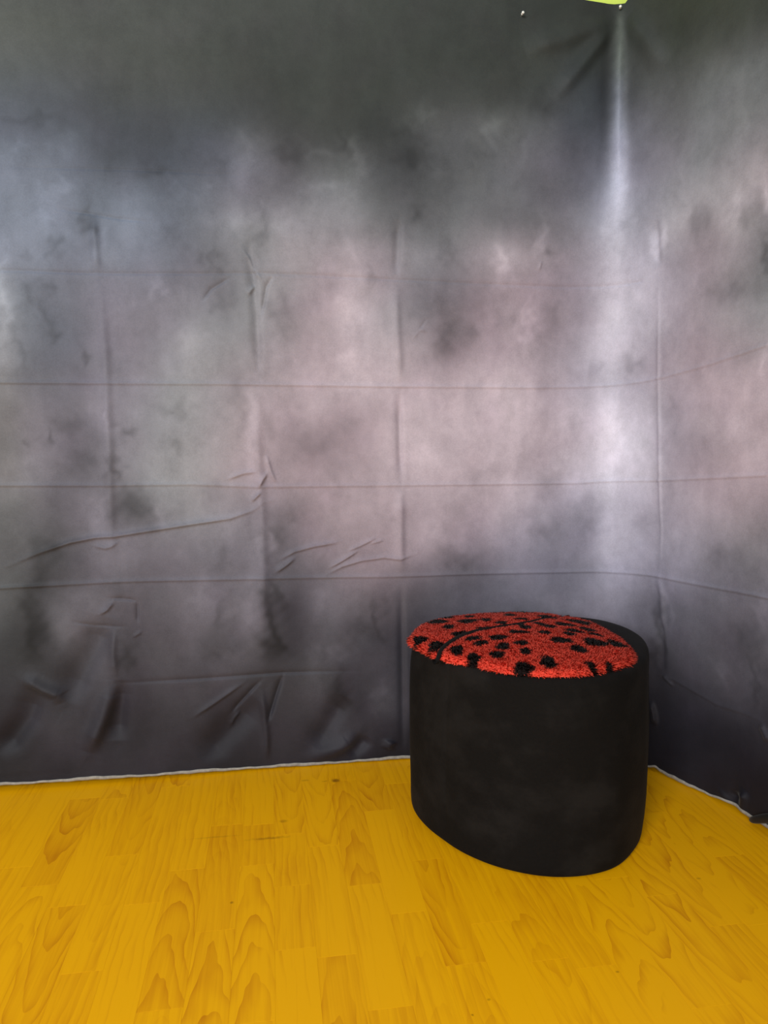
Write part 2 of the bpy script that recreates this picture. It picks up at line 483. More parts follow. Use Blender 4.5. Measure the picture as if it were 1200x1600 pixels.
# the smoky print with some light and shade kept in its colour, sRGB, sampled every 5 cm along the cloth (rows) and upwards (columns)
PRINT = [
[37, 38, 42, 39, 39, 44, 37, 36, 42, 34, 32, 39, 40, 38, 46, 46, 45, 51, 48, 48, 53, 52, 53, 57, 59, 60, 63, 73, 74, 77, 84, 85, 88, 89, 91, 94, 92, 93, 97, 94, 96, 99, 100, 101, 105, 109, 109, 113, 118, 117, 120, 114, 113, 116, 111, 109, 112, 114, 113, 116, 120, 119, 122, 127, 127, 131, 135, 137, 143, 139, 142, 150, 141, 145, 153, 144, 149, 159, 140, 147, 159, 131, 139, 154, 126, 135, 152, 125, 134, 151, 125, 134, 151, 122, 130, 147, 110, 117, 133, 94, 100, 113, 90, 95, 105, 90, 95, 99, 92, 96, 95, 93, 97, 93, 90, 94, 89, 88, 92, 88, 88, 92, 88, 88, 92, 88, 88, 92, 88],
[38, 38, 43, 39, 39, 45, 37, 36, 42, 34, 32, 40, 41, 39, 46, 46, 45, 51, 48, 48, 53, 52, 53, 57, 59, 61, 64, 73, 75, 78, 84, 86, 89, 89, 91, 94, 92, 93, 97, 94, 96, 99, 100, 102, 105, 109, 109, 113, 118, 117, 121, 114, 113, 116, 111, 109, 112, 114, 113, 116, 120, 119, 122, 127, 127, 131, 134, 136, 143, 139, 142, 150, 141, 145, 153, 144, 149, 159, 141, 147, 159, 131, 139, 154, 127, 135, 152, 125, 134, 151, 125, 134, 151, 122, 131, 148, 111, 118, 134, 94, 101, 113, 90, 95, 105, 90, 95, 99, 92, 96, 95, 93, 97, 93, 90, 94, 90, 88, 92, 88, 88, 92, 88, 88, 92, 88, 88, 92, 88],
[42, 41, 48, 46, 45, 51, 43, 42, 49, 40, 39, 46, 45, 43, 51, 49, 48, 55, 52, 52, 57, 49, 50, 53, 49, 50, 53, 64, 65, 68, 76, 77, 80, 81, 83, 86, 88, 89, 93, 94, 95, 99, 98, 99, 103, 107, 108, 112, 118, 117, 122, 116, 115, 119, 113, 112, 116, 116, 114, 118, 119, 118, 122, 124, 124, 129, 132, 134, 141, 137, 140, 148, 139, 143, 152, 143, 148, 158, 141, 147, 159, 132, 139, 155, 127, 135, 152, 125, 134, 151, 125, 134, 151, 123, 131, 148, 112, 120, 135, 95, 101, 114, 90, 96, 106, 89, 95, 100, 91, 96, 96, 93, 97, 93, 90, 95, 90, 88, 92, 88, 88, 92, 88, 88, 92, 88, 88, 92, 88],
[43, 41, 48, 46, 44, 52, 49, 47, 55, 51, 49, 57, 51, 49, 57, 52, 51, 57, 54, 54, 59, 51, 51, 55, 50, 50, 55, 64, 64, 69, 71, 71, 76, 72, 72, 77, 82, 82, 87, 91, 92, 97, 94, 94, 100, 104, 103, 109, 117, 116, 124, 120, 118, 127, 121, 118, 127, 121, 118, 127, 115, 113, 121, 108, 108, 117, 112, 115, 125, 116, 120, 131, 118, 123, 134, 119, 125, 137, 123, 129, 143, 128, 135, 151, 128, 136, 153, 128, 137, 154, 129, 138, 155, 122, 130, 147, 109, 117, 132, 93, 99, 112, 88, 94, 104, 87, 93, 98, 89, 94, 94, 91, 95, 92, 90, 94, 89, 87, 91, 87, 87, 91, 87, 87, 91, 87, 87, 91, 87],
[40, 38, 46, 42, 40, 48, 55, 52, 61, 62, 60, 68, 56, 55, 62, 52, 51, 58, 53, 52, 58, 66, 65, 71, 80, 79, 85, 89, 88, 95, 86, 85, 92, 73, 72, 78, 75, 75, 81, 83, 82, 88, 89, 88, 95, 98, 96, 105, 108, 106, 116, 112, 109, 119, 113, 110, 121, 114, 111, 121, 110, 108, 119, 105, 105, 115, 103, 105, 117, 104, 108, 120, 107, 112, 125, 109, 113, 126, 114, 119, 133, 124, 131, 147, 128, 136, 153, 129, 138, 156, 130, 139, 157, 120, 128, 144, 105, 112, 126, 89, 95, 107, 84, 90, 99, 84, 89, 95, 84, 89, 89, 87, 91, 88, 87, 91, 86, 84, 88, 84, 84, 88, 84, 84, 88, 84, 84, 88, 84],
[44, 42, 50, 47, 45, 53, 53, 50, 59, 57, 55, 63, 58, 56, 64, 61, 59, 67, 65, 64, 71, 73, 72, 79, 84, 82, 90, 95, 93, 102, 95, 93, 102, 86, 84, 92, 87, 85, 94, 93, 91, 99, 101, 98, 108, 104, 101, 111, 104, 102, 112, 106, 103, 114, 109, 105, 117, 112, 109, 120, 112, 110, 121, 109, 108, 120, 103, 104, 116, 102, 105, 118, 107, 110, 123, 111, 114, 127, 116, 119, 133, 122, 127, 143, 125, 133, 150, 127, 135, 153, 125, 133, 150, 115, 123, 139, 101, 108, 122, 85, 91, 102, 81, 86, 95, 82, 87, 92, 83, 87, 87, 83, 87, 84, 84, 88, 83, 83, 87, 83, 83, 87, 83, 83, 87, 83, 83, 87, 83],
[48, 45, 54, 51, 48, 57, 48, 46, 54, 50, 48, 56, 56, 54, 62, 66, 64, 72, 75, 73, 81, 74, 72, 80, 77, 75, 83, 90, 88, 97, 98, 96, 105, 102, 99, 110, 108, 105, 116, 114, 111, 122, 121, 118, 130, 118, 115, 126, 107, 105, 115, 107, 105, 115, 114, 111, 122, 126, 123, 136, 125, 122, 134, 117, 114, 127, 114, 113, 125, 114, 113, 126, 117, 117, 130, 120, 120, 134, 123, 125, 139, 124, 129, 145, 118, 124, 140, 111, 119, 134, 110, 118, 133, 103, 110, 125, 93, 99, 112, 80, 86, 96, 77, 81, 89, 78, 82, 86, 80, 83, 83, 81, 85, 82, 82, 86, 82, 83, 86, 83, 83, 86, 83, 83, 86, 83, 83, 86, 83],
[48, 46, 54, 50, 48, 56, 46, 44, 52, 45, 43, 51, 48, 45, 54, 57, 54, 63, 67, 65, 73, 69, 67, 75, 74, 72, 80, 84, 81, 90, 93, 90, 99, 101, 99, 109, 111, 108, 119, 115, 112, 123, 109, 107, 117, 110, 108, 117, 114, 112, 121, 120, 118, 128, 125, 123, 134, 130, 127, 139, 130, 127, 139, 126, 124, 136, 122, 120, 132, 121, 118, 131, 123, 120, 133, 125, 123, 137, 127, 127, 142, 127, 132, 147, 119, 126, 142, 109, 117, 132, 104, 112, 126, 95, 102, 115, 84, 90, 101, 76, 80, 90, 73, 77, 83, 74, 78, 80, 77, 80, 79, 80, 83, 80, 82, 86, 82, 83, 86, 83, 83, 87, 83, 83, 87, 83, 83, 87, 83],
[49, 47, 55, 52, 49, 58, 49, 47, 55, 49, 47, 55, 52, 49, 58, 60, 57, 66, 69, 66, 75, 73, 71, 79, 78, 75, 84, 84, 81, 90, 91, 88, 97, 99, 96, 106, 111, 108, 119, 115, 112, 123, 105, 104, 112, 110, 110, 117, 126, 126, 134, 134, 134, 143, 137, 135, 145, 131, 130, 140, 133, 131, 142, 136, 133, 145, 129, 126, 138, 125, 121, 133, 125, 122, 134, 125, 123, 136, 126, 126, 140, 127, 132, 148, 129, 136, 153, 126, 135, 152, 115, 123, 139, 97, 103, 117, 78, 84, 94, 71, 76, 85, 71, 76, 81, 75, 79, 79, 77, 80, 78, 79, 83, 79, 82, 86, 82, 83, 87, 83, 84, 88, 84, 84, 88, 84, 84, 88, 84],
[49, 47, 55, 53, 50, 59, 54, 52, 60, 57, 55, 63, 62, 60, 68, 69, 67, 75, 76, 74, 82, 82, 80, 88, 87, 84, 93, 90, 88, 97, 93, 91, 100, 98, 95, 105, 110, 107, 118, 119, 117, 127, 119, 118, 127, 129, 130, 137, 144, 146, 153, 146, 147, 154, 143, 144, 152, 138, 139, 147, 139, 139, 148, 141, 140, 150, 133, 131, 141, 126, 124, 135, 125, 122, 133, 125, 123, 135, 126, 126, 140, 127, 130, 146, 127, 134, 151, 125, 133, 150, 109, 117, 132, 92, 99, 112, 77, 82, 93, 71, 76, 84, 71, 75, 80, 75, 79, 79, 77, 81, 78, 79, 83, 79, 82, 86, 82, 82, 86, 82, 83, 86, 83, 83, 86, 83, 83, 87, 83],
[43, 41, 49, 48, 46, 54, 55, 52, 61, 61, 59, 67, 66, 64, 72, 72, 69, 78, 78, 76, 84, 88, 85, 94, 97, 94, 104, 104, 101, 111, 105, 102, 112, 105, 102, 113, 113, 110, 121, 122, 120, 130, 130, 130, 138, 141, 142, 149, 152, 153, 159, 152, 153, 159, 149, 150, 156, 144, 145, 152, 145, 147, 153, 148, 149, 156, 143, 143, 152, 137, 136, 145, 131, 129, 140, 128, 126, 137, 125, 124, 137, 121, 124, 138, 120, 125, 140, 117, 124, 140, 104, 111, 125, 90, 96, 109, 78, 84, 95, 73, 78, 86, 72, 76, 81, 75, 79, 79, 77, 80, 78, 79, 83, 79, 82, 85, 82, 80, 84, 80, 80, 83, 80, 80, 83, 80, 80, 84, 80],
[39, 36, 45, 43, 41, 49, 50, 48, 56, 58, 56, 64, 66, 64, 72, 73, 71, 79, 80, 78, 87, 89, 87, 96, 100, 97, 107, 111, 108, 119, 113, 110, 121, 112, 109, 120, 116, 114, 125, 125, 123, 133, 138, 138, 146, 148, 147, 154, 154, 153, 159, 156, 155, 161, 154, 153, 159, 149, 149, 155, 151, 151, 157, 156, 156, 162, 157, 157, 164, 153, 153, 160, 142, 142, 151, 132, 131, 141, 122, 121, 132, 113, 113, 125, 109, 112, 124, 109, 114, 126, 105, 111, 124, 96, 102, 115, 83, 88, 99, 76, 81, 90, 74, 79, 84, 75, 79, 79, 76, 80, 77, 77, 81, 77, 81, 84, 81, 79, 83, 79, 78, 82, 78, 78, 82, 78, 78, 82, 78],
[37, 35, 43, 38, 36, 44, 40, 38, 46, 49, 47, 55, 61, 58, 67, 75, 72, 81, 83, 81, 90, 84, 82, 90, 92, 90, 99, 105, 102, 113, 110, 106, 118, 112, 109, 120, 118, 116, 127, 128, 126, 136, 140, 138, 147, 149, 145, 154, 155, 150, 157, 160, 155, 162, 160, 155, 162, 152, 148, 155, 151, 148, 155, 155, 152, 159, 155, 154, 160, 150, 150, 157, 139, 140, 147, 127, 127, 136, 118, 117, 126, 115, 115, 124, 118, 120, 129, 124, 127, 138, 116, 120, 132, 105, 109, 121, 92, 96, 108, 81, 85, 95, 74, 79, 84, 74, 78, 78, 74, 77, 75, 75, 79, 75, 77, 81, 77, 78, 81, 78, 77, 81, 77, 77, 81, 77, 77, 81, 77],
[40, 38, 46, 41, 39, 47, 42, 40, 48, 47, 45, 53, 56, 54, 62, 72, 70, 78, 83, 81, 89, 87, 85, 94, 96, 93, 103, 107, 104, 114, 112, 109, 120, 116, 113, 124, 122, 119, 131, 130, 127, 138, 139, 135, 145, 149, 143, 152, 159, 150, 158, 166, 156, 164, 167, 158, 165, 160, 152, 159, 157, 150, 157, 156, 150, 158, 154, 150, 157, 148, 147, 153, 138, 139, 146, 129, 129, 136, 122, 122, 130, 124, 124, 131, 131, 132, 140, 140, 142, 151, 128, 129, 140, 113, 115, 127, 103, 106, 118, 87, 90, 99, 74, 78, 82, 71, 75, 75, 71, 75, 72, 72, 76, 72, 73, 77, 73, 75, 79, 75, 76, 80, 76, 76, 80, 76, 76, 80, 76],
[45, 43, 51, 47, 45, 53, 48, 46, 54, 49, 47, 55, 54, 52, 60, 67, 66, 73, 80, 78, 86, 92, 90, 98, 101, 98, 108, 108, 105, 116, 114, 111, 122, 119, 116, 128, 125, 122, 134, 131, 127, 138, 136, 130, 141, 149, 141, 151, 165, 153, 163, 172, 159, 168, 174, 161, 170, 172, 160, 169, 169, 158, 166, 164, 155, 163, 159, 153, 160, 154, 151, 158, 148, 148, 154, 146, 147, 153, 145, 146, 152, 142, 142, 149, 139, 140, 146, 137, 138, 145, 129, 129, 139, 120, 119, 131, 112, 113, 124, 95, 97, 104, 77, 80, 83, 70, 73, 73, 69, 72, 69, 71, 74, 70, 72, 75, 72, 74, 78, 74, 76, 80, 76, 76, 80, 76, 76, 80, 76],
[48, 45, 54, 52, 50, 58, 56, 53, 62, 56, 54, 62, 58, 57, 64, 66, 65, 72, 71, 69, 76, 72, 70, 78, 75, 73, 81, 80, 77, 87, 92, 90, 99, 105, 102, 113, 116, 112, 123, 124, 119, 129, 129, 122, 132, 146, 136, 146, 165, 152, 162, 168, 154, 163, 169, 155, 164, 172, 158, 167, 172, 159, 168, 169, 158, 166, 165, 156, 164, 159, 152, 160, 151, 147, 154, 151, 148, 155, 154, 152, 158, 154, 152, 159, 151, 150, 156, 144, 144, 151, 131, 130, 139, 117, 116, 125, 107, 107, 116, 92, 93, 98, 76, 78, 79, 68, 71, 70, 67, 70, 67, 69, 73, 69, 70, 74, 70, 73, 76, 73, 75, 79, 75, 75, 79, 75, 75, 79, 75],
[48, 45, 54, 53, 51, 59, 59, 56, 65, 62, 60, 68, 66, 64, 71, 69, 68, 75, 67, 66, 73, 61, 59, 67, 61, 59, 67, 66, 63, 72, 80, 77, 86, 96, 93, 102, 112, 107, 117, 123, 116, 126, 129, 120, 129, 146, 135, 144, 164, 150, 159, 161, 147, 156, 159, 145, 154, 167, 152, 162, 172, 158, 167, 174, 161, 169, 171, 159, 168, 164, 154, 162, 152, 144, 151, 150, 142, 150, 153, 148, 155, 160, 155, 162, 163, 158, 165, 157, 155, 163, 135, 134, 142, 110, 109, 117, 93, 92, 98, 80, 80, 83, 70, 72, 72, 66, 69, 66, 65, 69, 65, 68, 72, 68, 69, 73, 69, 71, 75, 71, 74, 78, 74, 74, 78, 74, 74, 78, 74],
[44, 42, 50, 49, 46, 55, 55, 53, 61, 67, 65, 73, 76, 74, 82, 80, 79, 86, 80, 79, 86, 78, 76, 84, 85, 82, 91, 94, 91, 101, 99, 95, 105, 108, 103, 113, 128, 120, 130, 141, 130, 141, 147, 134, 144, 156, 143, 152, 164, 149, 159, 155, 140, 149, 152, 138, 147, 165, 151, 160, 176, 162, 171, 183, 168, 178, 181, 167, 176, 174, 160, 169, 163, 151, 159, 160, 148, 157, 162, 152, 160, 165, 157, 164, 165, 159, 166, 158, 155, 163, 141, 141, 148, 119, 119, 126, 95, 96, 100, 78, 79, 81, 68, 70, 69, 64, 68, 65, 64, 68, 64, 66, 70, 66, 68, 71, 68, 70, 73, 70, 72, 76, 72, 73, 76, 73, 73, 76, 73],
[40, 38, 46, 48, 46, 54, 57, 55, 63, 66, 63, 72, 73, 71, 79, 78, 77, 84, 82, 80, 88, 85, 83, 91, 96, 94, 103, 109, 105, 115, 114, 109, 119, 123, 116, 125, 141, 130, 141, 153, 141, 151, 159, 146, 155, 164, 149, 159, 164, 150, 159, 154, 140, 149, 151, 137, 146, 163, 148, 157, 176, 162, 171, 189, 174, 183, 188, 173, 182, 182, 168, 177, 175, 162, 170, 172, 158, 167, 171, 158, 167, 171, 159, 168, 166, 158, 166, 154, 151, 158, 142, 142, 149, 126, 128, 134, 100, 102, 105, 79, 81, 82, 66, 69, 67, 63, 66, 63, 64, 68, 64, 65, 69, 65, 66, 70, 66, 68, 72, 68, 71, 75, 71, 71, 75, 71, 71, 75, 71],
[36, 34, 42, 53, 50, 59, 61, 59, 67, 57, 55, 63, 59, 56, 65, 65, 62, 71, 72, 70, 78, 81, 78, 86, 93, 89, 98, 107, 102, 111, 123, 115, 125, 137, 127, 137, 148, 136, 145, 157, 144, 153, 165, 151, 160, 167, 153, 162, 166, 152, 161, 161, 147, 156, 158, 143, 152, 158, 144, 153, 172, 157, 166, 190, 176, 185, 191, 177, 186, 188, 174, 183, 187, 174, 183, 185, 172, 180, 180, 167, 176, 177, 165, 173, 168, 159, 167, 149, 146, 153, 137, 137, 143, 125, 127, 132, 101, 104, 106, 80, 82, 83, 64, 67, 65, 61, 64, 61, 63, 66, 63, 65, 69, 65, 66, 70, 66, 67, 70, 67, 70, 73, 70, 70, 74, 70, 70, 74, 70],
[33, 30, 39, 49, 46, 55, 59, 57, 65, 63, 60, 69, 65, 63, 71, 68, 66, 74, 71, 68, 76, 75, 73, 81, 87, 83, 91, 103, 97, 105, 124, 115, 124, 142, 130, 139, 153, 139, 149, 162, 148, 157, 170, 156, 165, 172, 158, 167, 172, 158, 167, 171, 156, 165, 169, 154, 164, 167, 152, 161, 175, 161, 170, 189, 175, 184, 190, 176, 185, 186, 174, 183, 184, 173, 182, 180, 169, 178, 174, 163, 171, 170, 159, 168, 160, 152, 160, 138, 135, 141, 122, 123, 128, 111, 113, 117, 93, 95, 98, 76, 78, 79, 61, 64, 63, 59, 63, 60, 62, 66, 62, 65, 68, 65, 65, 69, 65, 66, 70, 66, 68, 72, 68, 69, 73, 69, 69, 73, 69],
[29, 27, 35, 40, 38, 46, 56, 53, 62, 74, 72, 80, 80, 78, 86, 77, 74, 83, 72, 69, 77, 69, 66, 74, 80, 75, 83, 97, 90, 98, 119, 109, 118, 139, 127, 136, 156, 142, 151, 167, 152, 161, 173, 159, 168, 178, 163, 172, 180, 166, 175, 181, 167, 176, 182, 167, 176, 181, 166, 175, 183, 168, 177, 186, 172, 181, 185, 172, 181, 180, 169, 177, 171, 163, 171, 163, 156, 164, 158, 149, 158, 156, 147, 156, 147, 140, 148, 124, 122, 127, 105, 106, 110, 91, 93, 96, 79, 81, 84, 69, 71, 72, 61, 64, 63, 60, 63, 61, 62, 66, 62, 63, 67, 63, 65, 68, 65, 66, 70, 66, 67, 71, 67, 68, 72, 68, 68, 72, 68],
[28, 26, 34, 37, 35, 43, 51, 49, 57, 68, 66, 74, 72, 70, 78, 69, 67, 75, 65, 63, 71, 65, 62, 70, 73, 69, 76, 87, 82, 89, 109, 101, 109, 133, 122, 130, 157, 143, 152, 168, 154, 163, 171, 156, 165, 178, 164, 173, 185, 171, 180, 188, 173, 183, 188, 174, 183, 187, 173, 182, 186, 171, 181, 183, 169, 178, 178, 166, 174, 170, 159, 167, 154, 147, 155, 144, 139, 147, 142, 136, 145, 144, 139, 147, 140, 137, 144, 118, 117, 123, 100, 101, 105, 87, 88, 92, 75, 77, 80, 70, 72, 74, 73, 76, 76, 70, 73, 71, 64, 67, 64, 62, 66, 63, 63, 67, 63, 65, 68, 65, 65, 69, 65, 65, 69, 65, 65, 69, 65],
[29, 27, 35, 37, 35, 43, 47, 45, 53, 58, 55, 64, 61, 58, 67, 59, 57, 65, 60, 58, 66, 63, 60, 68, 69, 66, 74, 81, 77, 84, 101, 94, 102, 126, 116, 125, 156, 143, 152, 168, 154, 163, 168, 154, 163, 178, 164, 173, 188, 174, 183, 191, 177, 186, 191, 177, 186, 190, 176, 185, 187, 173, 182, 182, 167, 177, 171, 158, 167, 157, 147, 155, 139, 132, 140, 129, 125, 133, 129, 125, 134, 134, 132, 140, 135, 134, 141, 116, 117, 122, 100, 101, 105, 88, 90, 93, 78, 80, 83, 75, 77, 79, 85, 87, 89, 80, 83, 82, 66, 69, 67, 62, 66, 62, 62, 66, 62, 63, 67, 63, 64, 67, 64, 64, 67, 64, 64, 67, 64],
[30, 27, 36, 38, 35, 44, 45, 43, 51, 52, 50, 58, 56, 54, 62, 59, 56, 65, 60, 58, 66, 64, 62, 70, 75, 72, 80, 87, 84, 92, 100, 95, 103, 122, 114, 123, 153, 141, 150, 167, 154, 163, 172, 158, 167, 181, 167, 176, 190, 175, 184, 191, 177, 186, 190, 176, 185, 189, 175, 184, 187, 172, 182, 182, 168, 177, 162, 149, 158, 141, 130, 138, 129, 120, 128, 124, 117, 125, 126, 121, 130, 129, 126, 134, 128, 127, 134, 116, 117, 122, 104, 105, 109, 93, 95, 98, 87, 89, 92, 86, 88, 91, 90, 92, 94, 83, 85, 85, 68, 71, 69, 63, 66, 63, 61, 65, 61, 62, 66, 62, 63, 67, 63, 64, 68, 64, 64, 68, 64],
[30, 28, 36, 39, 36, 45, 44, 42, 50, 49, 46, 55, 55, 53, 61, 62, 59, 68, 64, 62, 70, 70, 67, 76, 82, 79, 88, 93, 90, 99, 99, 95, 104, 118, 111, 120, 148, 137, 147, 165, 151, 161, 172, 158, 167, 182, 168, 177, 189, 174, 183, 189, 175, 184, 188, 174, 183, 187, 173, 182, 187, 172, 181, 184, 169, 178, 163, 149, 158, 141, 128, 137, 131, 121, 129, 128, 119, 127, 129, 122, 131, 133, 128, 136, 134, 131, 138, 123, 123, 128, 110, 112, 116, 99, 101, 105, 95, 97, 100, 93, 95, 98, 93, 95, 98, 85, 87, 88, 70, 73, 71, 64, 67, 64, 61, 65, 61, 61, 65, 61, 62, 66, 62, 63, 67, 63, 63, 67, 63],
[31, 29, 37, 39, 37, 45, 44, 42, 50, 49, 47, 55, 59, 57, 65, 68, 66, 74, 73, 71, 79, 78, 76, 84, 88, 86, 95, 95, 92, 102, 98, 94, 103, 114, 108, 117, 142, 132, 143, 159, 146, 157, 168, 154, 164, 178, 164, 173, 185, 171, 180, 186, 171, 180, 185, 171, 180, 186, 172, 181, 187, 173, 182, 186, 172, 181, 174, 160, 169, 159, 145, 154, 148, 135, 144, 142, 129, 138, 139, 128, 137, 146, 137, 145, 152, 145, 153, 136, 133, 139, 119, 119, 124, 107, 109, 113, 101, 103, 106, 97, 99, 102, 95, 97, 99, 87, 89, 90, 72, 75, 73, 64, 68, 65, 61, 65, 61, 60, 64, 60, 61, 64, 61, 62, 66, 62, 62, 66, 62],
[32, 30, 38, 40, 37, 46, 45, 43, 51, 52, 49, 58, 64, 61, 70, 75, 72, 81, 80, 78, 86, 85, 83, 91, 93, 90, 99, 99, 96, 106, 104, 101, 111, 120, 114, 125, 145, 136, 147, 160, 149, 160, 170, 157, 167, 180, 166, 175, 186, 172, 181, 187, 173, 182, 188, 174, 183, 190, 175, 185, 192, 177, 187, 193, 178, 187, 183, 168, 178, 170, 155, 165, 161, 146, 156, 155, 141, 150, 153, 140, 149, 160, 149, 157, 166, 157, 165, 141, 137, 143, 118, 118, 123, 111, 112, 117, 105, 107, 112, 101, 103, 107, 98, 100, 103, 89, 92, 92, 72, 75, 73, 64, 67, 64, 60, 64, 60, 59, 62, 59, 59, 63, 59, 61, 65, 61, 61, 65, 61],
[33, 31, 39, 40, 38, 46, 47, 45, 53, 55, 53, 61, 69, 67, 75, 81, 78, 87, 86, 83, 92, 90, 88, 97, 96, 94, 103, 105, 102, 113, 117, 114, 125, 134, 129, 141, 153, 146, 159, 167, 158, 170, 177, 166, 176, 185, 172, 182, 191, 177, 186, 193, 179, 188, 194, 180, 189, 196, 182, 191, 198, 184, 193, 200, 186, 195, 189, 175, 184, 176, 161, 171, 169, 155, 164, 166, 152, 161, 168, 153, 162, 173, 160, 169, 175, 165, 173, 143, 137, 144, 114, 113, 119, 111, 112, 117, 108, 109, 115, 105, 106, 111, 101, 103, 106, 92, 94, 95, 72, 75, 74, 63, 66, 63, 60, 63, 60, 58, 62, 58, 58, 62, 58, 59, 63, 59, 59, 63, 59],
[33, 31, 39, 41, 38, 47, 49, 47, 55, 59, 57, 65, 73, 71, 79, 85, 82, 91, 91, 88, 97, 97, 94, 104, 103, 101, 111, 111, 108, 119, 121, 117, 129, 134, 129, 142, 150, 144, 157, 163, 155, 168, 174, 164, 176, 182, 171, 181, 188, 175, 185, 190, 176, 185, 191, 177, 186, 193, 179, 188, 194, 180, 189, 193, 179, 188, 185, 171, 181, 175, 162, 171, 167, 153, 163, 163, 149, 158, 165, 150, 160, 167, 154, 163, 165, 155, 163, 141, 135, 142, 117, 116, 122, 110, 110, 117, 107, 107, 114, 105, 105, 112, 101, 102, 108, 92, 95, 98, 74, 77, 77, 65, 69, 67, 64, 68, 64, 61, 65, 61, 59, 62, 59, 57, 61, 57, 57, 61, 57],
[34, 31, 40, 41, 39, 47, 51, 49, 57, 62, 60, 68, 76, 74, 82, 88, 85, 94, 95, 93, 102, 103, 100, 110, 112, 109, 120, 117, 114, 125, 118, 115, 127, 127, 123, 136, 139, 135, 148, 152, 146, 159, 164, 157, 169, 175, 165, 177, 182, 171, 181, 184, 170, 180, 185, 171, 180, 187, 173, 182, 185, 172, 182, 181, 168, 178, 177, 165, 175, 172, 160, 170, 163, 150, 160, 157, 144, 154, 158, 145, 155, 157, 145, 155, 153, 144, 152, 139, 133, 141, 123, 121, 128, 111, 110, 118, 105, 104, 112, 103, 102, 111, 98, 99, 106, 90, 92, 97, 75, 78, 80, 67, 71, 70, 65, 69, 66, 62, 65, 62, 58, 62, 58, 55, 59, 55, 55, 59, 55],
[34, 32, 40, 41, 39, 47, 51, 49, 57, 63, 61, 69, 78, 76, 85, 91, 88, 97, 98, 96, 105, 107, 104, 114, 117, 114, 125, 121, 117, 129, 118, 115, 127, 124, 120, 133, 135, 131, 144, 144, 140, 153, 155, 149, 162, 171, 163, 176, 184, 174, 185, 185, 174, 184, 185, 172, 182, 184, 172, 182, 182, 170, 181, 179, 168, 179, 175, 165, 176, 170, 160, 171, 163, 152, 163, 158, 147, 157, 157, 146, 157, 155, 145, 156, 152, 143, 153, 142, 138, 147, 130, 128, 137, 114, 113, 123, 103, 103, 112, 98, 98, 108, 90, 91, 100, 81, 84, 92, 75, 79, 84, 69, 73, 75, 60, 64, 63, 58, 62, 59, 57, 60, 56, 53, 57, 53, 53, 56, 53],
[34, 32, 40, 40, 38, 46, 50, 48, 56, 62, 60, 68, 79, 77, 86, 93, 91, 100, 100, 98, 108, 109, 106, 117, 121, 117, 129, 124, 121, 133, 121, 118, 130, 126, 123, 135, 136, 132, 146, 142, 138, 152, 150, 146, 159, 171, 165, 179, 189, 181, 194, 191, 182, 193, 190, 179, 190, 186, 176, 187, 183, 174, 185, 180, 172, 185, 176, 169, 182, 172, 165, 177, 169, 161, 173, 166, 157, 169, 164, 155, 167, 162, 154, 166, 159, 153, 164, 153, 149, 160, 142, 142, 153, 124, 125, 136, 109, 110, 122, 99, 100, 111, 87, 89, 99, 75, 79, 87, 70, 75, 81, 64, 69, 73, 55, 60, 59, 53, 57, 54, 53, 56, 52, 51, 54, 50, 50, 54, 50],
[33, 31, 39, 39, 37, 45, 49, 47, 55, 62, 59, 68, 79, 76, 85, 94, 91, 101, 103, 100, 111, 113, 110, 121, 125, 121, 134, 132, 128, 141, 134, 131, 144, 142, 139, 152, 153, 149, 163, 158, 154, 169, 164, 160, 174, 183, 178, 192, 199, 193, 206, 203, 196, 208, 203, 195, 207, 202, 193, 206, 195, 188, 201, 186, 180, 193, 185, 180, 194, 189, 184, 197, 190, 184, 197, 189, 182, 195, 186, 180, 193, 184, 178, 191, 180, 175, 188, 174, 172, 185, 163, 164, 178, 145, 147, 162, 126, 129, 143, 108, 110, 123, 90, 93, 104, 74, 77, 86, 62, 66, 73, 54, 58, 63, 51, 55, 55, 49, 53, 50, 48, 52, 48, 48, 51, 47, 48, 51, 48],
[31, 29, 37, 37, 34, 43, 45, 43, 51, 56, 54, 62, 71, 69, 78, 88, 86, 95, 101, 98, 108, 111, 108, 120, 122, 118, 131, 134, 130, 143, 147, 143, 157, 159, 155, 170, 171, 167, 181, 176, 172, 187, 180, 176, 191, 194, 190, 204, 207, 203, 217, 213, 207, 221, 215, 209, 222, 214, 208, 221, 203, 198, 212, 187, 183, 197, 189, 185, 199, 198, 193, 207, 201, 197, 211, 202, 198, 211, 200, 195, 209, 197, 192, 206, 191, 188, 202, 182, 181, 195, 170, 171, 186, 154, 156, 171, 135, 138, 153, 116, 118, 131, 99, 101, 113, 84, 87, 96, 71, 74, 81, 63, 66, 70, 60, 64, 63, 56, 60, 57, 52, 56, 52, 51, 55, 51, 51, 55, 51],
[30, 28, 36, 35, 33, 41, 43, 40, 49, 51, 49, 57, 64, 62, 70, 80, 78, 86, 94, 91, 100, 104, 102, 112, 110, 107, 119, 122, 119, 131, 143, 139, 153, 158, 154, 169, 168, 164, 178, 173, 169, 183, 177, 173, 187, 192, 187, 202, 206, 201, 215, 212, 207, 221, 212, 208, 222, 208, 203, 217, 196, 191, 205, 179, 174, 188, 179, 174, 187, 186, 181, 194, 193, 188, 202, 198, 194, 208, 199, 195, 209, 195, 191, 206, 187, 184, 199, 174, 173, 187, 160, 161, 174, 149, 150, 164, 136, 136, 150, 121, 121, 134, 110, 111, 122, 100, 101, 110, 88, 90, 95, 79, 82, 83, 72, 75, 74, 63, 67, 64, 58, 62, 58, 56, 60, 56, 56, 60, 56],
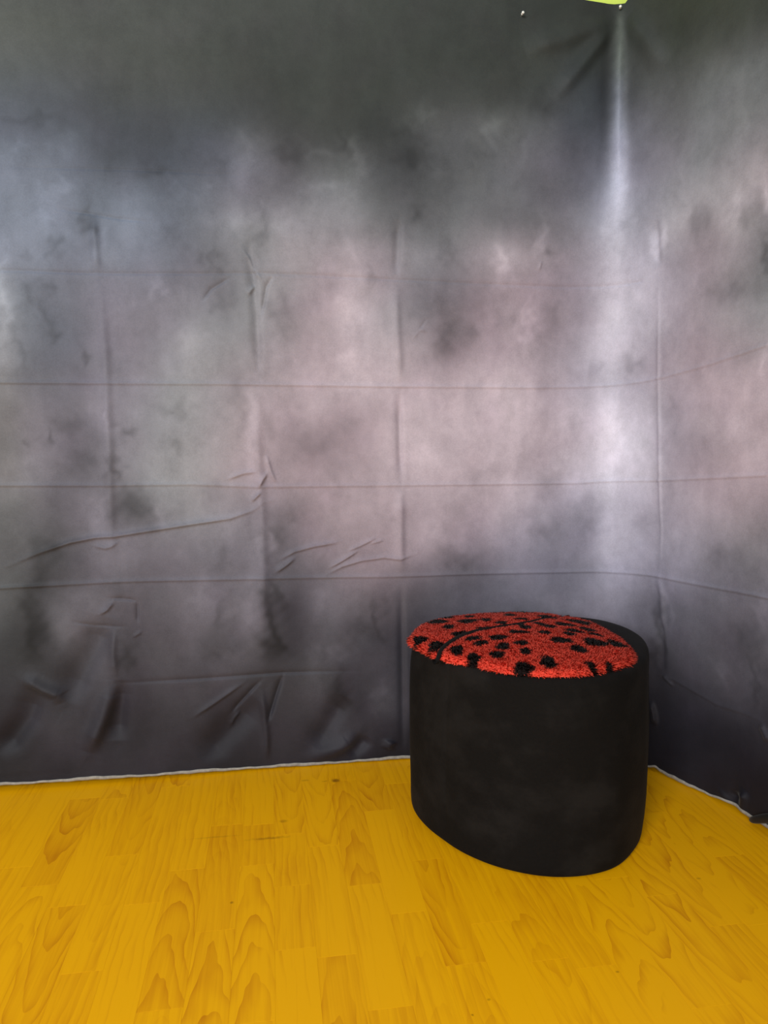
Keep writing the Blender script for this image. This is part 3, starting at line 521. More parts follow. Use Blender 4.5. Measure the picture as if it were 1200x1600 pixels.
[30, 28, 36, 34, 32, 40, 40, 38, 46, 48, 46, 54, 59, 57, 65, 73, 71, 79, 86, 84, 92, 97, 94, 104, 102, 99, 110, 111, 108, 119, 136, 132, 145, 155, 151, 165, 162, 158, 173, 167, 163, 177, 171, 166, 180, 184, 179, 193, 198, 193, 206, 202, 197, 211, 201, 197, 210, 195, 190, 204, 184, 179, 192, 172, 166, 179, 172, 165, 178, 176, 170, 183, 185, 180, 193, 190, 185, 199, 190, 185, 199, 185, 181, 195, 178, 175, 189, 172, 170, 183, 163, 162, 174, 150, 150, 162, 139, 138, 150, 128, 127, 138, 116, 116, 125, 104, 105, 111, 92, 94, 97, 81, 84, 84, 71, 74, 72, 61, 64, 61, 58, 61, 58, 57, 61, 57, 57, 61, 57],
[30, 28, 36, 33, 31, 39, 38, 36, 44, 45, 43, 51, 54, 52, 60, 67, 65, 73, 79, 76, 85, 89, 86, 95, 97, 95, 104, 107, 104, 115, 131, 127, 140, 151, 147, 162, 160, 156, 170, 165, 160, 174, 168, 163, 176, 176, 169, 182, 183, 176, 188, 183, 177, 190, 181, 174, 188, 175, 169, 182, 172, 165, 177, 171, 162, 173, 172, 162, 174, 174, 165, 177, 178, 171, 183, 179, 172, 185, 176, 170, 183, 172, 166, 179, 172, 168, 179, 179, 176, 186, 168, 167, 176, 152, 152, 161, 143, 142, 152, 131, 130, 139, 116, 117, 123, 105, 106, 110, 93, 95, 97, 80, 83, 82, 66, 70, 67, 58, 62, 58, 58, 62, 58, 58, 62, 58, 58, 62, 58],
[30, 28, 36, 33, 31, 39, 36, 34, 42, 42, 40, 48, 51, 49, 57, 62, 60, 68, 74, 72, 80, 83, 81, 89, 93, 90, 100, 104, 102, 112, 125, 121, 134, 146, 142, 156, 156, 152, 166, 163, 158, 171, 167, 160, 173, 170, 162, 174, 172, 163, 174, 170, 161, 173, 167, 159, 171, 166, 158, 170, 168, 158, 170, 171, 160, 171, 170, 159, 169, 170, 160, 171, 172, 163, 175, 171, 163, 175, 169, 162, 174, 167, 160, 171, 169, 163, 173, 171, 167, 175, 164, 162, 170, 154, 153, 161, 141, 141, 149, 130, 130, 137, 120, 121, 126, 110, 112, 115, 96, 98, 99, 80, 83, 82, 63, 66, 64, 59, 62, 59, 59, 63, 59, 59, 63, 59, 59, 63, 59],
[30, 28, 36, 33, 31, 39, 35, 33, 41, 40, 38, 46, 49, 46, 55, 60, 58, 66, 74, 71, 80, 84, 81, 90, 93, 90, 100, 101, 99, 109, 117, 114, 126, 137, 134, 147, 150, 146, 160, 159, 154, 167, 165, 157, 169, 168, 159, 170, 169, 158, 169, 167, 156, 167, 166, 156, 167, 171, 160, 171, 173, 161, 172, 172, 159, 169, 167, 154, 164, 165, 153, 163, 166, 156, 166, 167, 158, 168, 167, 158, 169, 167, 157, 167, 161, 153, 162, 157, 152, 160, 165, 162, 169, 153, 153, 160, 137, 139, 145, 131, 133, 139, 123, 126, 130, 112, 115, 118, 97, 100, 101, 77, 80, 78, 62, 65, 63, 60, 64, 60, 60, 64, 60, 61, 64, 61, 61, 64, 61],
[30, 28, 36, 33, 31, 39, 35, 33, 41, 38, 36, 44, 47, 44, 53, 59, 57, 65, 75, 72, 81, 86, 84, 93, 95, 93, 102, 100, 98, 108, 110, 107, 118, 127, 124, 137, 141, 138, 150, 153, 148, 160, 162, 154, 165, 168, 157, 167, 170, 157, 167, 168, 155, 165, 169, 157, 167, 177, 165, 174, 178, 164, 174, 173, 159, 168, 164, 151, 160, 161, 150, 159, 161, 153, 162, 160, 152, 161, 161, 152, 161, 163, 154, 163, 162, 154, 162, 167, 162, 169, 171, 168, 175, 153, 151, 158, 139, 140, 146, 131, 133, 138, 122, 124, 129, 112, 115, 118, 98, 100, 101, 74, 77, 76, 65, 68, 65, 63, 66, 63, 63, 67, 63, 63, 67, 63, 63, 67, 63],
[30, 28, 36, 33, 30, 39, 35, 33, 41, 37, 35, 43, 46, 44, 52, 60, 58, 66, 75, 73, 81, 85, 83, 91, 90, 87, 96, 97, 94, 104, 106, 104, 114, 117, 115, 126, 130, 127, 138, 144, 139, 150, 157, 149, 159, 167, 155, 165, 172, 158, 168, 173, 159, 168, 174, 161, 170, 180, 166, 176, 180, 165, 175, 174, 160, 169, 163, 151, 160, 160, 151, 159, 158, 152, 159, 148, 143, 151, 151, 145, 152, 161, 154, 162, 174, 168, 175, 180, 174, 182, 174, 169, 176, 154, 151, 158, 139, 139, 145, 128, 130, 134, 119, 121, 125, 112, 115, 118, 92, 95, 96, 73, 76, 74, 64, 68, 65, 64, 68, 65, 64, 68, 65, 64, 68, 65, 64, 68, 65],
[30, 28, 36, 31, 29, 37, 34, 32, 40, 36, 34, 42, 46, 44, 52, 64, 62, 70, 78, 75, 84, 85, 82, 91, 82, 79, 88, 89, 86, 95, 105, 102, 112, 111, 108, 119, 119, 117, 127, 134, 130, 139, 151, 143, 152, 165, 153, 162, 173, 159, 168, 177, 162, 171, 179, 165, 174, 181, 167, 176, 181, 166, 175, 176, 162, 171, 164, 153, 161, 161, 154, 162, 153, 150, 157, 137, 135, 141, 138, 135, 141, 146, 142, 149, 158, 154, 160, 176, 169, 177, 173, 166, 173, 155, 150, 157, 133, 132, 138, 122, 124, 128, 115, 118, 122, 105, 108, 111, 83, 85, 86, 68, 71, 70, 64, 67, 65, 64, 67, 65, 64, 67, 65, 64, 67, 65, 64, 67, 65],
[30, 28, 36, 30, 28, 36, 33, 30, 39, 38, 35, 44, 46, 44, 52, 61, 59, 67, 75, 73, 82, 86, 84, 93, 87, 85, 93, 90, 88, 97, 105, 102, 112, 112, 110, 120, 119, 117, 126, 129, 126, 134, 145, 138, 146, 160, 149, 158, 169, 155, 164, 176, 162, 171, 181, 167, 176, 180, 165, 174, 181, 167, 176, 178, 164, 173, 166, 156, 164, 162, 158, 165, 147, 147, 153, 127, 128, 133, 123, 124, 129, 128, 127, 132, 146, 142, 149, 177, 168, 176, 171, 162, 170, 148, 144, 150, 126, 126, 131, 118, 120, 125, 112, 114, 118, 95, 97, 100, 75, 78, 77, 64, 67, 65, 64, 67, 65, 64, 67, 65, 64, 67, 65, 64, 67, 65, 64, 67, 65],
[30, 28, 36, 30, 28, 36, 32, 29, 38, 37, 35, 43, 49, 47, 55, 59, 57, 65, 69, 67, 75, 84, 82, 91, 93, 90, 99, 95, 93, 102, 105, 102, 113, 114, 111, 122, 120, 118, 128, 127, 124, 133, 141, 135, 143, 158, 147, 156, 167, 153, 162, 176, 161, 171, 182, 167, 176, 179, 165, 174, 181, 167, 176, 177, 164, 173, 166, 156, 164, 161, 158, 165, 143, 143, 149, 125, 127, 131, 124, 124, 129, 130, 129, 134, 157, 151, 158, 179, 169, 177, 165, 157, 165, 137, 135, 141, 122, 123, 128, 115, 118, 122, 107, 109, 112, 84, 86, 87, 68, 71, 70, 64, 67, 65, 64, 67, 65, 64, 67, 65, 64, 67, 65, 64, 67, 65, 64, 67, 65],
[30, 28, 36, 30, 28, 36, 31, 28, 37, 34, 32, 40, 45, 43, 51, 57, 55, 63, 65, 63, 71, 79, 77, 85, 92, 89, 98, 94, 91, 101, 103, 100, 110, 112, 110, 121, 119, 117, 127, 125, 123, 132, 139, 134, 141, 157, 147, 155, 166, 153, 162, 176, 161, 170, 182, 167, 176, 179, 165, 174, 182, 167, 176, 176, 163, 172, 165, 156, 164, 160, 158, 164, 138, 139, 144, 124, 125, 130, 125, 125, 130, 134, 132, 138, 168, 161, 168, 176, 167, 175, 157, 150, 157, 129, 128, 134, 119, 121, 126, 113, 115, 119, 96, 98, 101, 75, 77, 77, 64, 67, 65, 64, 67, 65, 64, 67, 65, 64, 67, 65, 64, 67, 65, 64, 67, 65, 64, 67, 65],
[30, 28, 36, 30, 28, 36, 30, 28, 36, 32, 30, 38, 39, 37, 45, 53, 51, 59, 62, 60, 68, 73, 71, 79, 89, 87, 96, 93, 91, 100, 100, 97, 107, 111, 108, 119, 117, 115, 126, 124, 122, 131, 136, 132, 139, 156, 146, 154, 166, 152, 161, 175, 161, 170, 182, 167, 176, 179, 165, 174, 182, 167, 176, 175, 162, 171, 164, 156, 164, 158, 157, 163, 133, 135, 140, 123, 125, 129, 126, 126, 131, 141, 138, 144, 176, 168, 175, 171, 162, 170, 145, 141, 147, 123, 124, 129, 116, 118, 123, 108, 110, 113, 84, 86, 87, 67, 70, 69, 64, 67, 65, 64, 67, 65, 64, 67, 65, 64, 67, 65, 64, 67, 65, 64, 67, 65, 64, 67, 65],
[30, 28, 36, 30, 28, 36, 30, 28, 36, 31, 28, 37, 34, 32, 40, 47, 44, 53, 59, 57, 65, 68, 66, 74, 85, 82, 91, 93, 90, 100, 97, 94, 104, 109, 106, 117, 116, 114, 125, 123, 121, 130, 134, 130, 138, 154, 145, 153, 165, 152, 161, 175, 160, 170, 182, 167, 176, 179, 165, 174, 182, 167, 176, 173, 161, 170, 164, 156, 164, 155, 154, 160, 129, 131, 136, 123, 124, 129, 128, 127, 132, 152, 147, 154, 179, 169, 177, 164, 156, 163, 133, 132, 137, 120, 122, 127, 113, 116, 120, 97, 99, 101, 74, 77, 76, 64, 67, 65, 64, 67, 65, 64, 67, 65, 64, 67, 65, 64, 67, 65, 64, 67, 65, 64, 67, 65, 64, 67, 65],
[30, 28, 36, 30, 28, 36, 30, 28, 36, 30, 28, 36, 32, 30, 38, 40, 38, 46, 55, 52, 61, 64, 62, 70, 78, 76, 85, 92, 89, 99, 95, 92, 102, 106, 103, 114, 115, 112, 123, 122, 120, 130, 132, 128, 136, 152, 143, 151, 165, 152, 160, 175, 160, 169, 182, 167, 176, 179, 165, 174, 182, 167, 176, 172, 160, 168, 163, 157, 164, 151, 151, 157, 127, 128, 133, 124, 124, 129, 131, 130, 135, 165, 158, 165, 176, 167, 175, 153, 147, 154, 125, 126, 131, 117, 119, 123, 108, 110, 114, 83, 86, 86, 66, 69, 67, 64, 67, 65, 64, 67, 65, 64, 67, 65, 64, 67, 65, 64, 67, 65, 64, 67, 65, 64, 67, 65, 64, 67, 65],
[30, 28, 36, 30, 28, 36, 30, 28, 36, 30, 28, 36, 30, 28, 36, 35, 33, 41, 48, 46, 54, 60, 58, 66, 72, 70, 78, 89, 87, 96, 93, 91, 100, 103, 100, 110, 113, 111, 122, 121, 119, 129, 130, 127, 135, 150, 142, 150, 164, 151, 160, 174, 160, 169, 182, 167, 176, 179, 165, 174, 182, 167, 176, 170, 159, 167, 163, 158, 165, 146, 146, 152, 125, 126, 131, 125, 125, 130, 137, 134, 140, 176, 167, 175, 169, 161, 169, 139, 137, 143, 121, 123, 128, 114, 116, 120, 97, 99, 101, 73, 76, 75, 64, 67, 65, 64, 67, 65, 64, 67, 65, 64, 67, 65, 64, 67, 65, 64, 67, 65, 64, 67, 65, 64, 67, 65, 64, 67, 65],
[30, 28, 36, 30, 28, 36, 30, 28, 36, 30, 28, 36, 30, 28, 36, 32, 30, 38, 41, 39, 47, 56, 54, 62, 66, 64, 72, 84, 82, 91, 93, 90, 100, 99, 97, 107, 112, 109, 120, 119, 117, 127, 128, 125, 133, 147, 140, 148, 163, 151, 159, 174, 159, 168, 182, 167, 176, 179, 165, 174, 181, 167, 176, 169, 158, 166, 162, 158, 165, 140, 141, 146, 124, 125, 130, 126, 126, 131, 148, 143, 150, 179, 169, 177, 161, 154, 161, 128, 128, 133, 118, 120, 124, 109, 111, 114, 82, 85, 85, 65, 68, 66, 64, 67, 65, 64, 67, 65, 64, 67, 65, 64, 67, 65, 64, 67, 65, 64, 67, 65, 64, 67, 65, 64, 67, 65, 64, 67, 65],
[30, 28, 36, 30, 28, 36, 30, 28, 36, 30, 28, 36, 30, 28, 36, 30, 28, 36, 35, 33, 41, 51, 48, 57, 62, 60, 68, 77, 75, 84, 92, 90, 99, 96, 93, 103, 109, 106, 117, 118, 116, 126, 126, 124, 132, 145, 138, 146, 163, 150, 159, 173, 159, 168, 182, 167, 176, 179, 165, 174, 181, 167, 176, 167, 157, 165, 161, 158, 165, 134, 135, 141, 123, 124, 129, 129, 128, 133, 162, 156, 163, 175, 166, 174, 147, 143, 149, 122, 124, 128, 114, 117, 121, 96, 99, 101, 71, 74, 73, 64, 67, 65, 64, 67, 65, 64, 67, 65, 64, 67, 65, 64, 67, 65, 64, 67, 65, 64, 67, 65, 64, 67, 65, 64, 67, 65, 64, 67, 65],
[30, 28, 36, 30, 28, 36, 30, 28, 36, 30, 28, 36, 30, 28, 36, 30, 28, 36, 32, 30, 38, 43, 40, 49, 58, 56, 64, 70, 68, 76, 90, 87, 96, 94, 91, 101, 106, 103, 114, 116, 114, 125, 125, 123, 131, 142, 136, 144, 162, 150, 158, 173, 158, 167, 182, 167, 176, 179, 165, 174, 181, 166, 175, 166, 156, 164, 159, 157, 163, 129, 131, 136, 124, 124, 129, 134, 131, 137, 175, 166, 174, 167, 159, 167, 133, 131, 137, 119, 121, 125, 109, 111, 115, 81, 83, 84, 64, 67, 65, 64, 67, 65, 64, 67, 65, 64, 67, 65, 64, 67, 65, 64, 67, 65, 64, 67, 65, 64, 67, 65, 64, 67, 65, 64, 67, 65, 64, 67, 65],
[30, 28, 36, 30, 28, 36, 30, 28, 36, 30, 28, 36, 30, 28, 36, 30, 28, 36, 30, 28, 36, 36, 34, 42, 53, 51, 59, 65, 62, 71, 84, 82, 90, 93, 91, 100, 103, 100, 110, 114, 112, 123, 123, 121, 130, 138, 134, 141, 161, 149, 157, 172, 158, 167, 182, 167, 176, 179, 165, 174, 180, 166, 175, 165, 156, 164, 155, 154, 160, 126, 128, 132, 125, 125, 130, 143, 139, 146, 179, 169, 177, 156, 150, 157, 124, 125, 130, 115, 117, 121, 96, 98, 100, 70, 73, 71, 64, 67, 65, 64, 67, 65, 64, 67, 65, 64, 67, 65, 64, 67, 65, 64, 67, 65, 64, 67, 65, 64, 67, 65, 64, 67, 65, 64, 67, 65, 64, 67, 65],
[30, 28, 36, 30, 28, 36, 30, 28, 36, 30, 28, 36, 30, 28, 36, 30, 28, 36, 30, 28, 36, 32, 30, 38, 45, 43, 51, 60, 58, 66, 76, 74, 82, 92, 90, 99, 99, 96, 106, 113, 110, 121, 122, 120, 129, 135, 131, 139, 159, 148, 157, 172, 157, 166, 182, 167, 176, 180, 165, 174, 179, 165, 174, 164, 156, 164, 149, 149, 155, 124, 126, 130, 127, 126, 131, 159, 153, 160, 174, 165, 173, 140, 137, 143, 120, 122, 126, 110, 112, 115, 80, 82, 82, 64, 67, 65, 64, 67, 65, 64, 67, 65, 64, 67, 65, 64, 67, 65, 64, 67, 65, 64, 67, 65, 64, 67, 65, 64, 67, 65, 64, 67, 65, 64, 67, 65, 64, 67, 65],
[30, 28, 36, 30, 28, 36, 30, 28, 36, 30, 28, 36, 30, 28, 36, 30, 28, 36, 30, 28, 36, 30, 28, 36, 37, 35, 43, 56, 53, 62, 68, 66, 74, 90, 88, 97, 95, 92, 102, 110, 107, 118, 120, 118, 128, 132, 129, 136, 158, 147, 156, 171, 156, 166, 182, 167, 176, 180, 165, 174, 177, 164, 173, 164, 157, 164, 143, 143, 149, 123, 124, 129, 130, 129, 135, 174, 166, 173, 165, 157, 164, 127, 127, 132, 115, 118, 122, 95, 98, 100, 68, 71, 69, 64, 67, 65, 64, 67, 65, 64, 67, 65, 64, 67, 65, 64, 67, 65, 64, 67, 65, 64, 67, 65, 64, 67, 65, 64, 67, 65, 64, 67, 65, 64, 67, 65, 64, 67, 65]]
# folds and wrinkles: height mm, half width mm, line on the cloth (along, up)
CREASES = [
(-1.6, 4, [[-0.6504, 1.3171], [-0.4262, 1.3189], [-0.193, 1.3255], [-0.0322, 1.3328], [0.1327, 1.332], [0.3365, 1.3273], [0.5833, 1.3238], [0.8025, 1.3241], [0.9479, 1.3309], [1.0225, 1.331]]),
(1.8, 4, [[-0.6636, 1.0459], [-0.2, 1.0484], [-0.0371, 1.0488], [0.3021, 1.0477], [0.5148, 1.0485], [0.7162, 1.049], [0.8469, 1.0523], [1.0321, 1.062], [1.0891, 1.068], [1.2515, 1.0877], [1.4075, 1.1153]]),
(1.8, 4, [[-0.676, 0.7897], [-0.4303, 0.7874], [-0.2066, 0.7886], [-0.0417, 0.7803], [0.3022, 0.7805], [0.5724, 0.7815], [0.8537, 0.7826], [1.1011, 0.7961], [1.4248, 0.8237]]),
(2.2, 4, [[-0.6871, 0.5277], [-0.5797, 0.5308], [-0.4307, 0.5362], [-0.3428, 0.5368], [-0.046, 0.5342], [0.3029, 0.5292], [0.5724, 0.5285], [0.7587, 0.5288], [0.9608, 0.5308], [1.0812, 0.5378], [1.2592, 0.5398], [1.4417, 0.5435]]),
(-2.4, 5, [[-0.418, 0.2675], [-0.2192, 0.266], [-0.0506, 0.2699], [0.0185, 0.2715], [0.232, 0.2662]]),
(-1, 3, [[-0.6384, 1.5631], [-0.5508, 1.5651], [-0.4319, 1.5688], [-0.2489, 1.5729], [-0.0281, 1.5727]]),
(-1.6, 4, [[-0.5282, 1.4743], [-0.4809, 1.466], [-0.436, 1.462], [-0.3756, 1.4541], [-0.2836, 1.4475]]),
(1.3, 7, [[1.0505, 0.268], [1.1511, 0.2701], [1.3079, 0.244], [1.3653, 0.2484], [1.4118, 0.2496], [1.4636, 0.2461]]),
(3.5, 9, [[-0.4269, 1.4609], [-0.4246, 1.3609], [-0.4217, 1.3175]]),
(3.5, 11, [[-0.4218, 1.3144], [-0.4151, 1.2049], [-0.4109, 1.1098], [-0.4114, 0.9653], [-0.4108, 0.8513], [-0.4122, 0.7194], [-0.4111, 0.5524]]),
(-5, 10, [[-0.0498, 1.4391], [-0.0391, 1.3116], [-0.0326, 1.2147], [-0.0307, 1.133], [-0.0304, 1.0538]]),
(4.5, 13, [[-0.0305, 1.0472], [-0.036, 0.9171], [-0.0328, 0.8159], [-0.0277, 0.7135], [-0.0255, 0.5405], [-0.0318, 0.365]]),
(-4, 9, [[0.3414, 1.4887], [0.3381, 1.4066], [0.3348, 1.3372]]),
(4, 11, [[0.3331, 1.3239], [0.335, 1.2239], [0.3421, 1.123], [0.344, 1.0516]]),
(-4.5, 8, [[0.3441, 1.038], [0.3479, 0.883], [0.3518, 0.7835]]),
(4, 10, [[0.3483, 0.7748], [0.3489, 0.637], [0.3512, 0.5332]]),
(-4, 8, [[0.3513, 0.5206], [0.3541, 0.3482], [0.3601, 0.0133]]),
(-3.5, 10, [[1.0593, 1.4883], [1.0671, 1.3883], [1.0723, 1.3543]]),
(2.5, 6, [[1.073, 1.3377], [1.0795, 1.1877], [1.0848, 1.07], [1.1053, 0.7981], [1.1169, 0.6618], [1.1108, 0.5457]]),
(3.5, 9, [[1.1038, 0.5394], [1.12, 0.4903], [1.1214, 0.3698]]),
(-4, 12, [[1.1173, 0.438], [1.1094, 0.2808]]),
(5, 15, [[0.9418, 2.0488], [0.9428, 1.9125], [0.9468, 1.7475], [0.9584, 1.5452]]),
(8, 22, [[0.9335, 2.037], [0.8749, 2.0038], [0.7862, 1.9648], [0.6712, 1.9299]]),
(8, 18, [[0.9307, 2.0211], [0.8764, 1.952], [0.8154, 1.8761], [0.7542, 1.8066]]),
(7, 20, [[0.9619, 2.032], [1.0175, 1.954], [1.0738, 1.85]]),
(4.5, 6, [[-0.6728, 0.5815], [-0.592, 0.6155], [-0.5136, 0.6418], [-0.4506, 0.6537], [-0.4031, 0.656], [-0.323, 0.6678], [-0.2092, 0.6842], [-0.11, 0.6977], [-0.0512, 0.7173], [-0.0342, 0.7307], [-0.0223, 0.7391], [-0.0003, 0.7422]]),
(2.5, 5, [[-0.4592, 0.6322], [-0.4279, 0.6249], [-0.4119, 0.6295], [-0.394, 0.6425]]),
(3, 5, [[-0.1161, 0.8013], [-0.0744, 0.8161], [-0.0377, 0.821]]),
(4.5, 6, [[-0.0351, 0.7785], [-0.0213, 0.8022], [-0.0109, 0.8174]]),
(3.5, 6, [[-0.0135, 0.8666], [-0.0008, 0.819], [0.0122, 0.7917]]),
(4, 5, [[-0.0541, 0.7412], [-0.0285, 0.7665]]),
(3.5, 6, [[-0.036, 1.302], [-0.046, 1.2888], [-0.0527, 1.2773]]),
(-4, 6, [[0.0135, 1.3311], [-0.005, 1.3014], [-0.0122, 1.264], [-0.021, 1.2231]]),
(-3, 5, [[-0.0972, 1.3193], [-0.1461, 1.2888], [-0.1708, 1.2561]]),
(2.5, 4, [[-0.0668, 1.3939], [-0.0478, 1.3691], [-0.0386, 1.3438], [-0.013, 1.3125]]),
(3.5, 5, [[0.0143, 0.5812], [0.0574, 0.6046], [0.1093, 0.6174], [0.1825, 0.6281]]),
(4, 6, [[0.0053, 0.5483], [0.0329, 0.5668], [0.0606, 0.5888]]),
(3, 4, [[0.2, 0.6012], [0.2406, 0.618], [0.283, 0.6383]]),
(4, 5, [[0.1507, 0.5566], [0.1876, 0.5768], [0.2353, 0.6057]]),
(3.5, 5, [[0.1383, 0.5357], [0.1876, 0.5609], [0.2406, 0.5755], [0.3027, 0.5828], [0.3474, 0.5763], [0.3956, 0.5913]]),
(2, 4, [[0.2635, 0.621], [0.3025, 0.6308]]),
(-2.6, 4, [[-0.4273, 0.494], [-0.3731, 0.4887], [-0.3508, 0.4828]]),
(-3, 4, [[-0.3523, 0.4862], [-0.3524, 0.425]]),
(4, 6, [[-0.4492, 0.4509], [-0.4282, 0.4636], [-0.4116, 0.485]]),
(-1.6, 4, [[-0.5239, 0.4354], [-0.4581, 0.4209], [-0.3784, 0.4158]]),
(2, 4, [[-0.3664, 0.388], [-0.3434, 0.4024]]),
(-10, 30, [[-0.4286, 0.4518], [-0.451, 0.3935], [-0.4798, 0.3355], [-0.5187, 0.2528], [-0.5356, 0.2198]]),
(11, 17, [[-0.4112, 0.2808], [-0.4255, 0.2302], [-0.4464, 0.1715], [-0.4703, 0.1216], [-0.4873, 0.0833]]),
(-8, 22, [[-0.4048, 0.2805], [-0.4072, 0.1947], [-0.4128, 0.1088]]),
(3.5, 8, [[-0.4136, 0.4173], [-0.4173, 0.3495], [-0.4128, 0.2809]]),
(7, 12, [[-0.6469, 0.2936], [-0.6164, 0.2802], [-0.5891, 0.2618], [-0.5552, 0.2464], [-0.5466, 0.2204]]),
(-9, 24, [[-0.6012, 0.271], [-0.6303, 0.1918], [-0.6708, 0.1355], [-0.7179, 0.1053]]),
(-4, 6, [[-0.0336, 0.2583], [-0.0686, 0.221], [-0.1209, 0.162]]),
(3.5, 7, [[-0.0782, 0.2537], [-0.1538, 0.2035], [-0.2217, 0.1607]]),
(3, 6, [[-0.0935, 0.169], [-0.111, 0.147], [-0.1216, 0.1245]]),
(-6, 7, [[0.0237, 0.2712], [0.0037, 0.2112], [-0.0109, 0.1633], [-0.0218, 0.1315]]),
(4, 8, [[-0.0374, 0.237], [-0.0299, 0.1682], [-0.0241, 0.0953], [-0.0254, 0.0134]]),
(-9, 32, [[-0.0431, 0.2051], [-0.0956, 0.1458], [-0.1563, 0.0879], [-0.2078, 0.039]]),
(-8, 24, [[0.1959, 0.2004], [0.1631, 0.138], [0.1229, 0.0762], [0.1082, 0.0458]]),
(9, 18, [[0.2325, 0.0912], [0.2051, 0.0615], [0.1592, 0.0349], [0.0681, 0.008]]),
(-8, 18, [[0.26, 0.0764], [0.2326, 0.041], [0.2051, 0.0149]]),
(6, 12, [[0.3274, 0.0626], [0.3167, 0.0314]]),
(3.5, 6, [[1.1091, 0.2703], [1.151, 0.2512]]),
(6, 9, [[1.0603, 0.1916], [1.0708, 0.1592], [1.0739, 0.1252]]),
(7, 12, [[1.3497, 0.032], [1.3343, 0.0038], [1.3451, -0.0173]]),
(-8, 12, [[1.3722, 0.0519], [1.3716, 0.0188], [1.3712, -0.0143]]),
(7, 11, [[1.4024, 0.0665], [1.3914, 0.029], [1.3851, -0.0068]]),
(4, 8, [[1.4328, 0.2444], [1.4666, 0.2104]]),
(2, 5, [[0.4209, 1.1923], [0.3979, 1.2002], [0.3805, 1.1745]]),
(2, 4, [[0.7383, 1.3921], [0.7316, 1.3662]]),
(-1.5, 4, [[0.3805, 1.1779], [0.4206, 1.2295]])]

ptab = np.array(PRINT, float).reshape(len(PRINT), -1, 3)


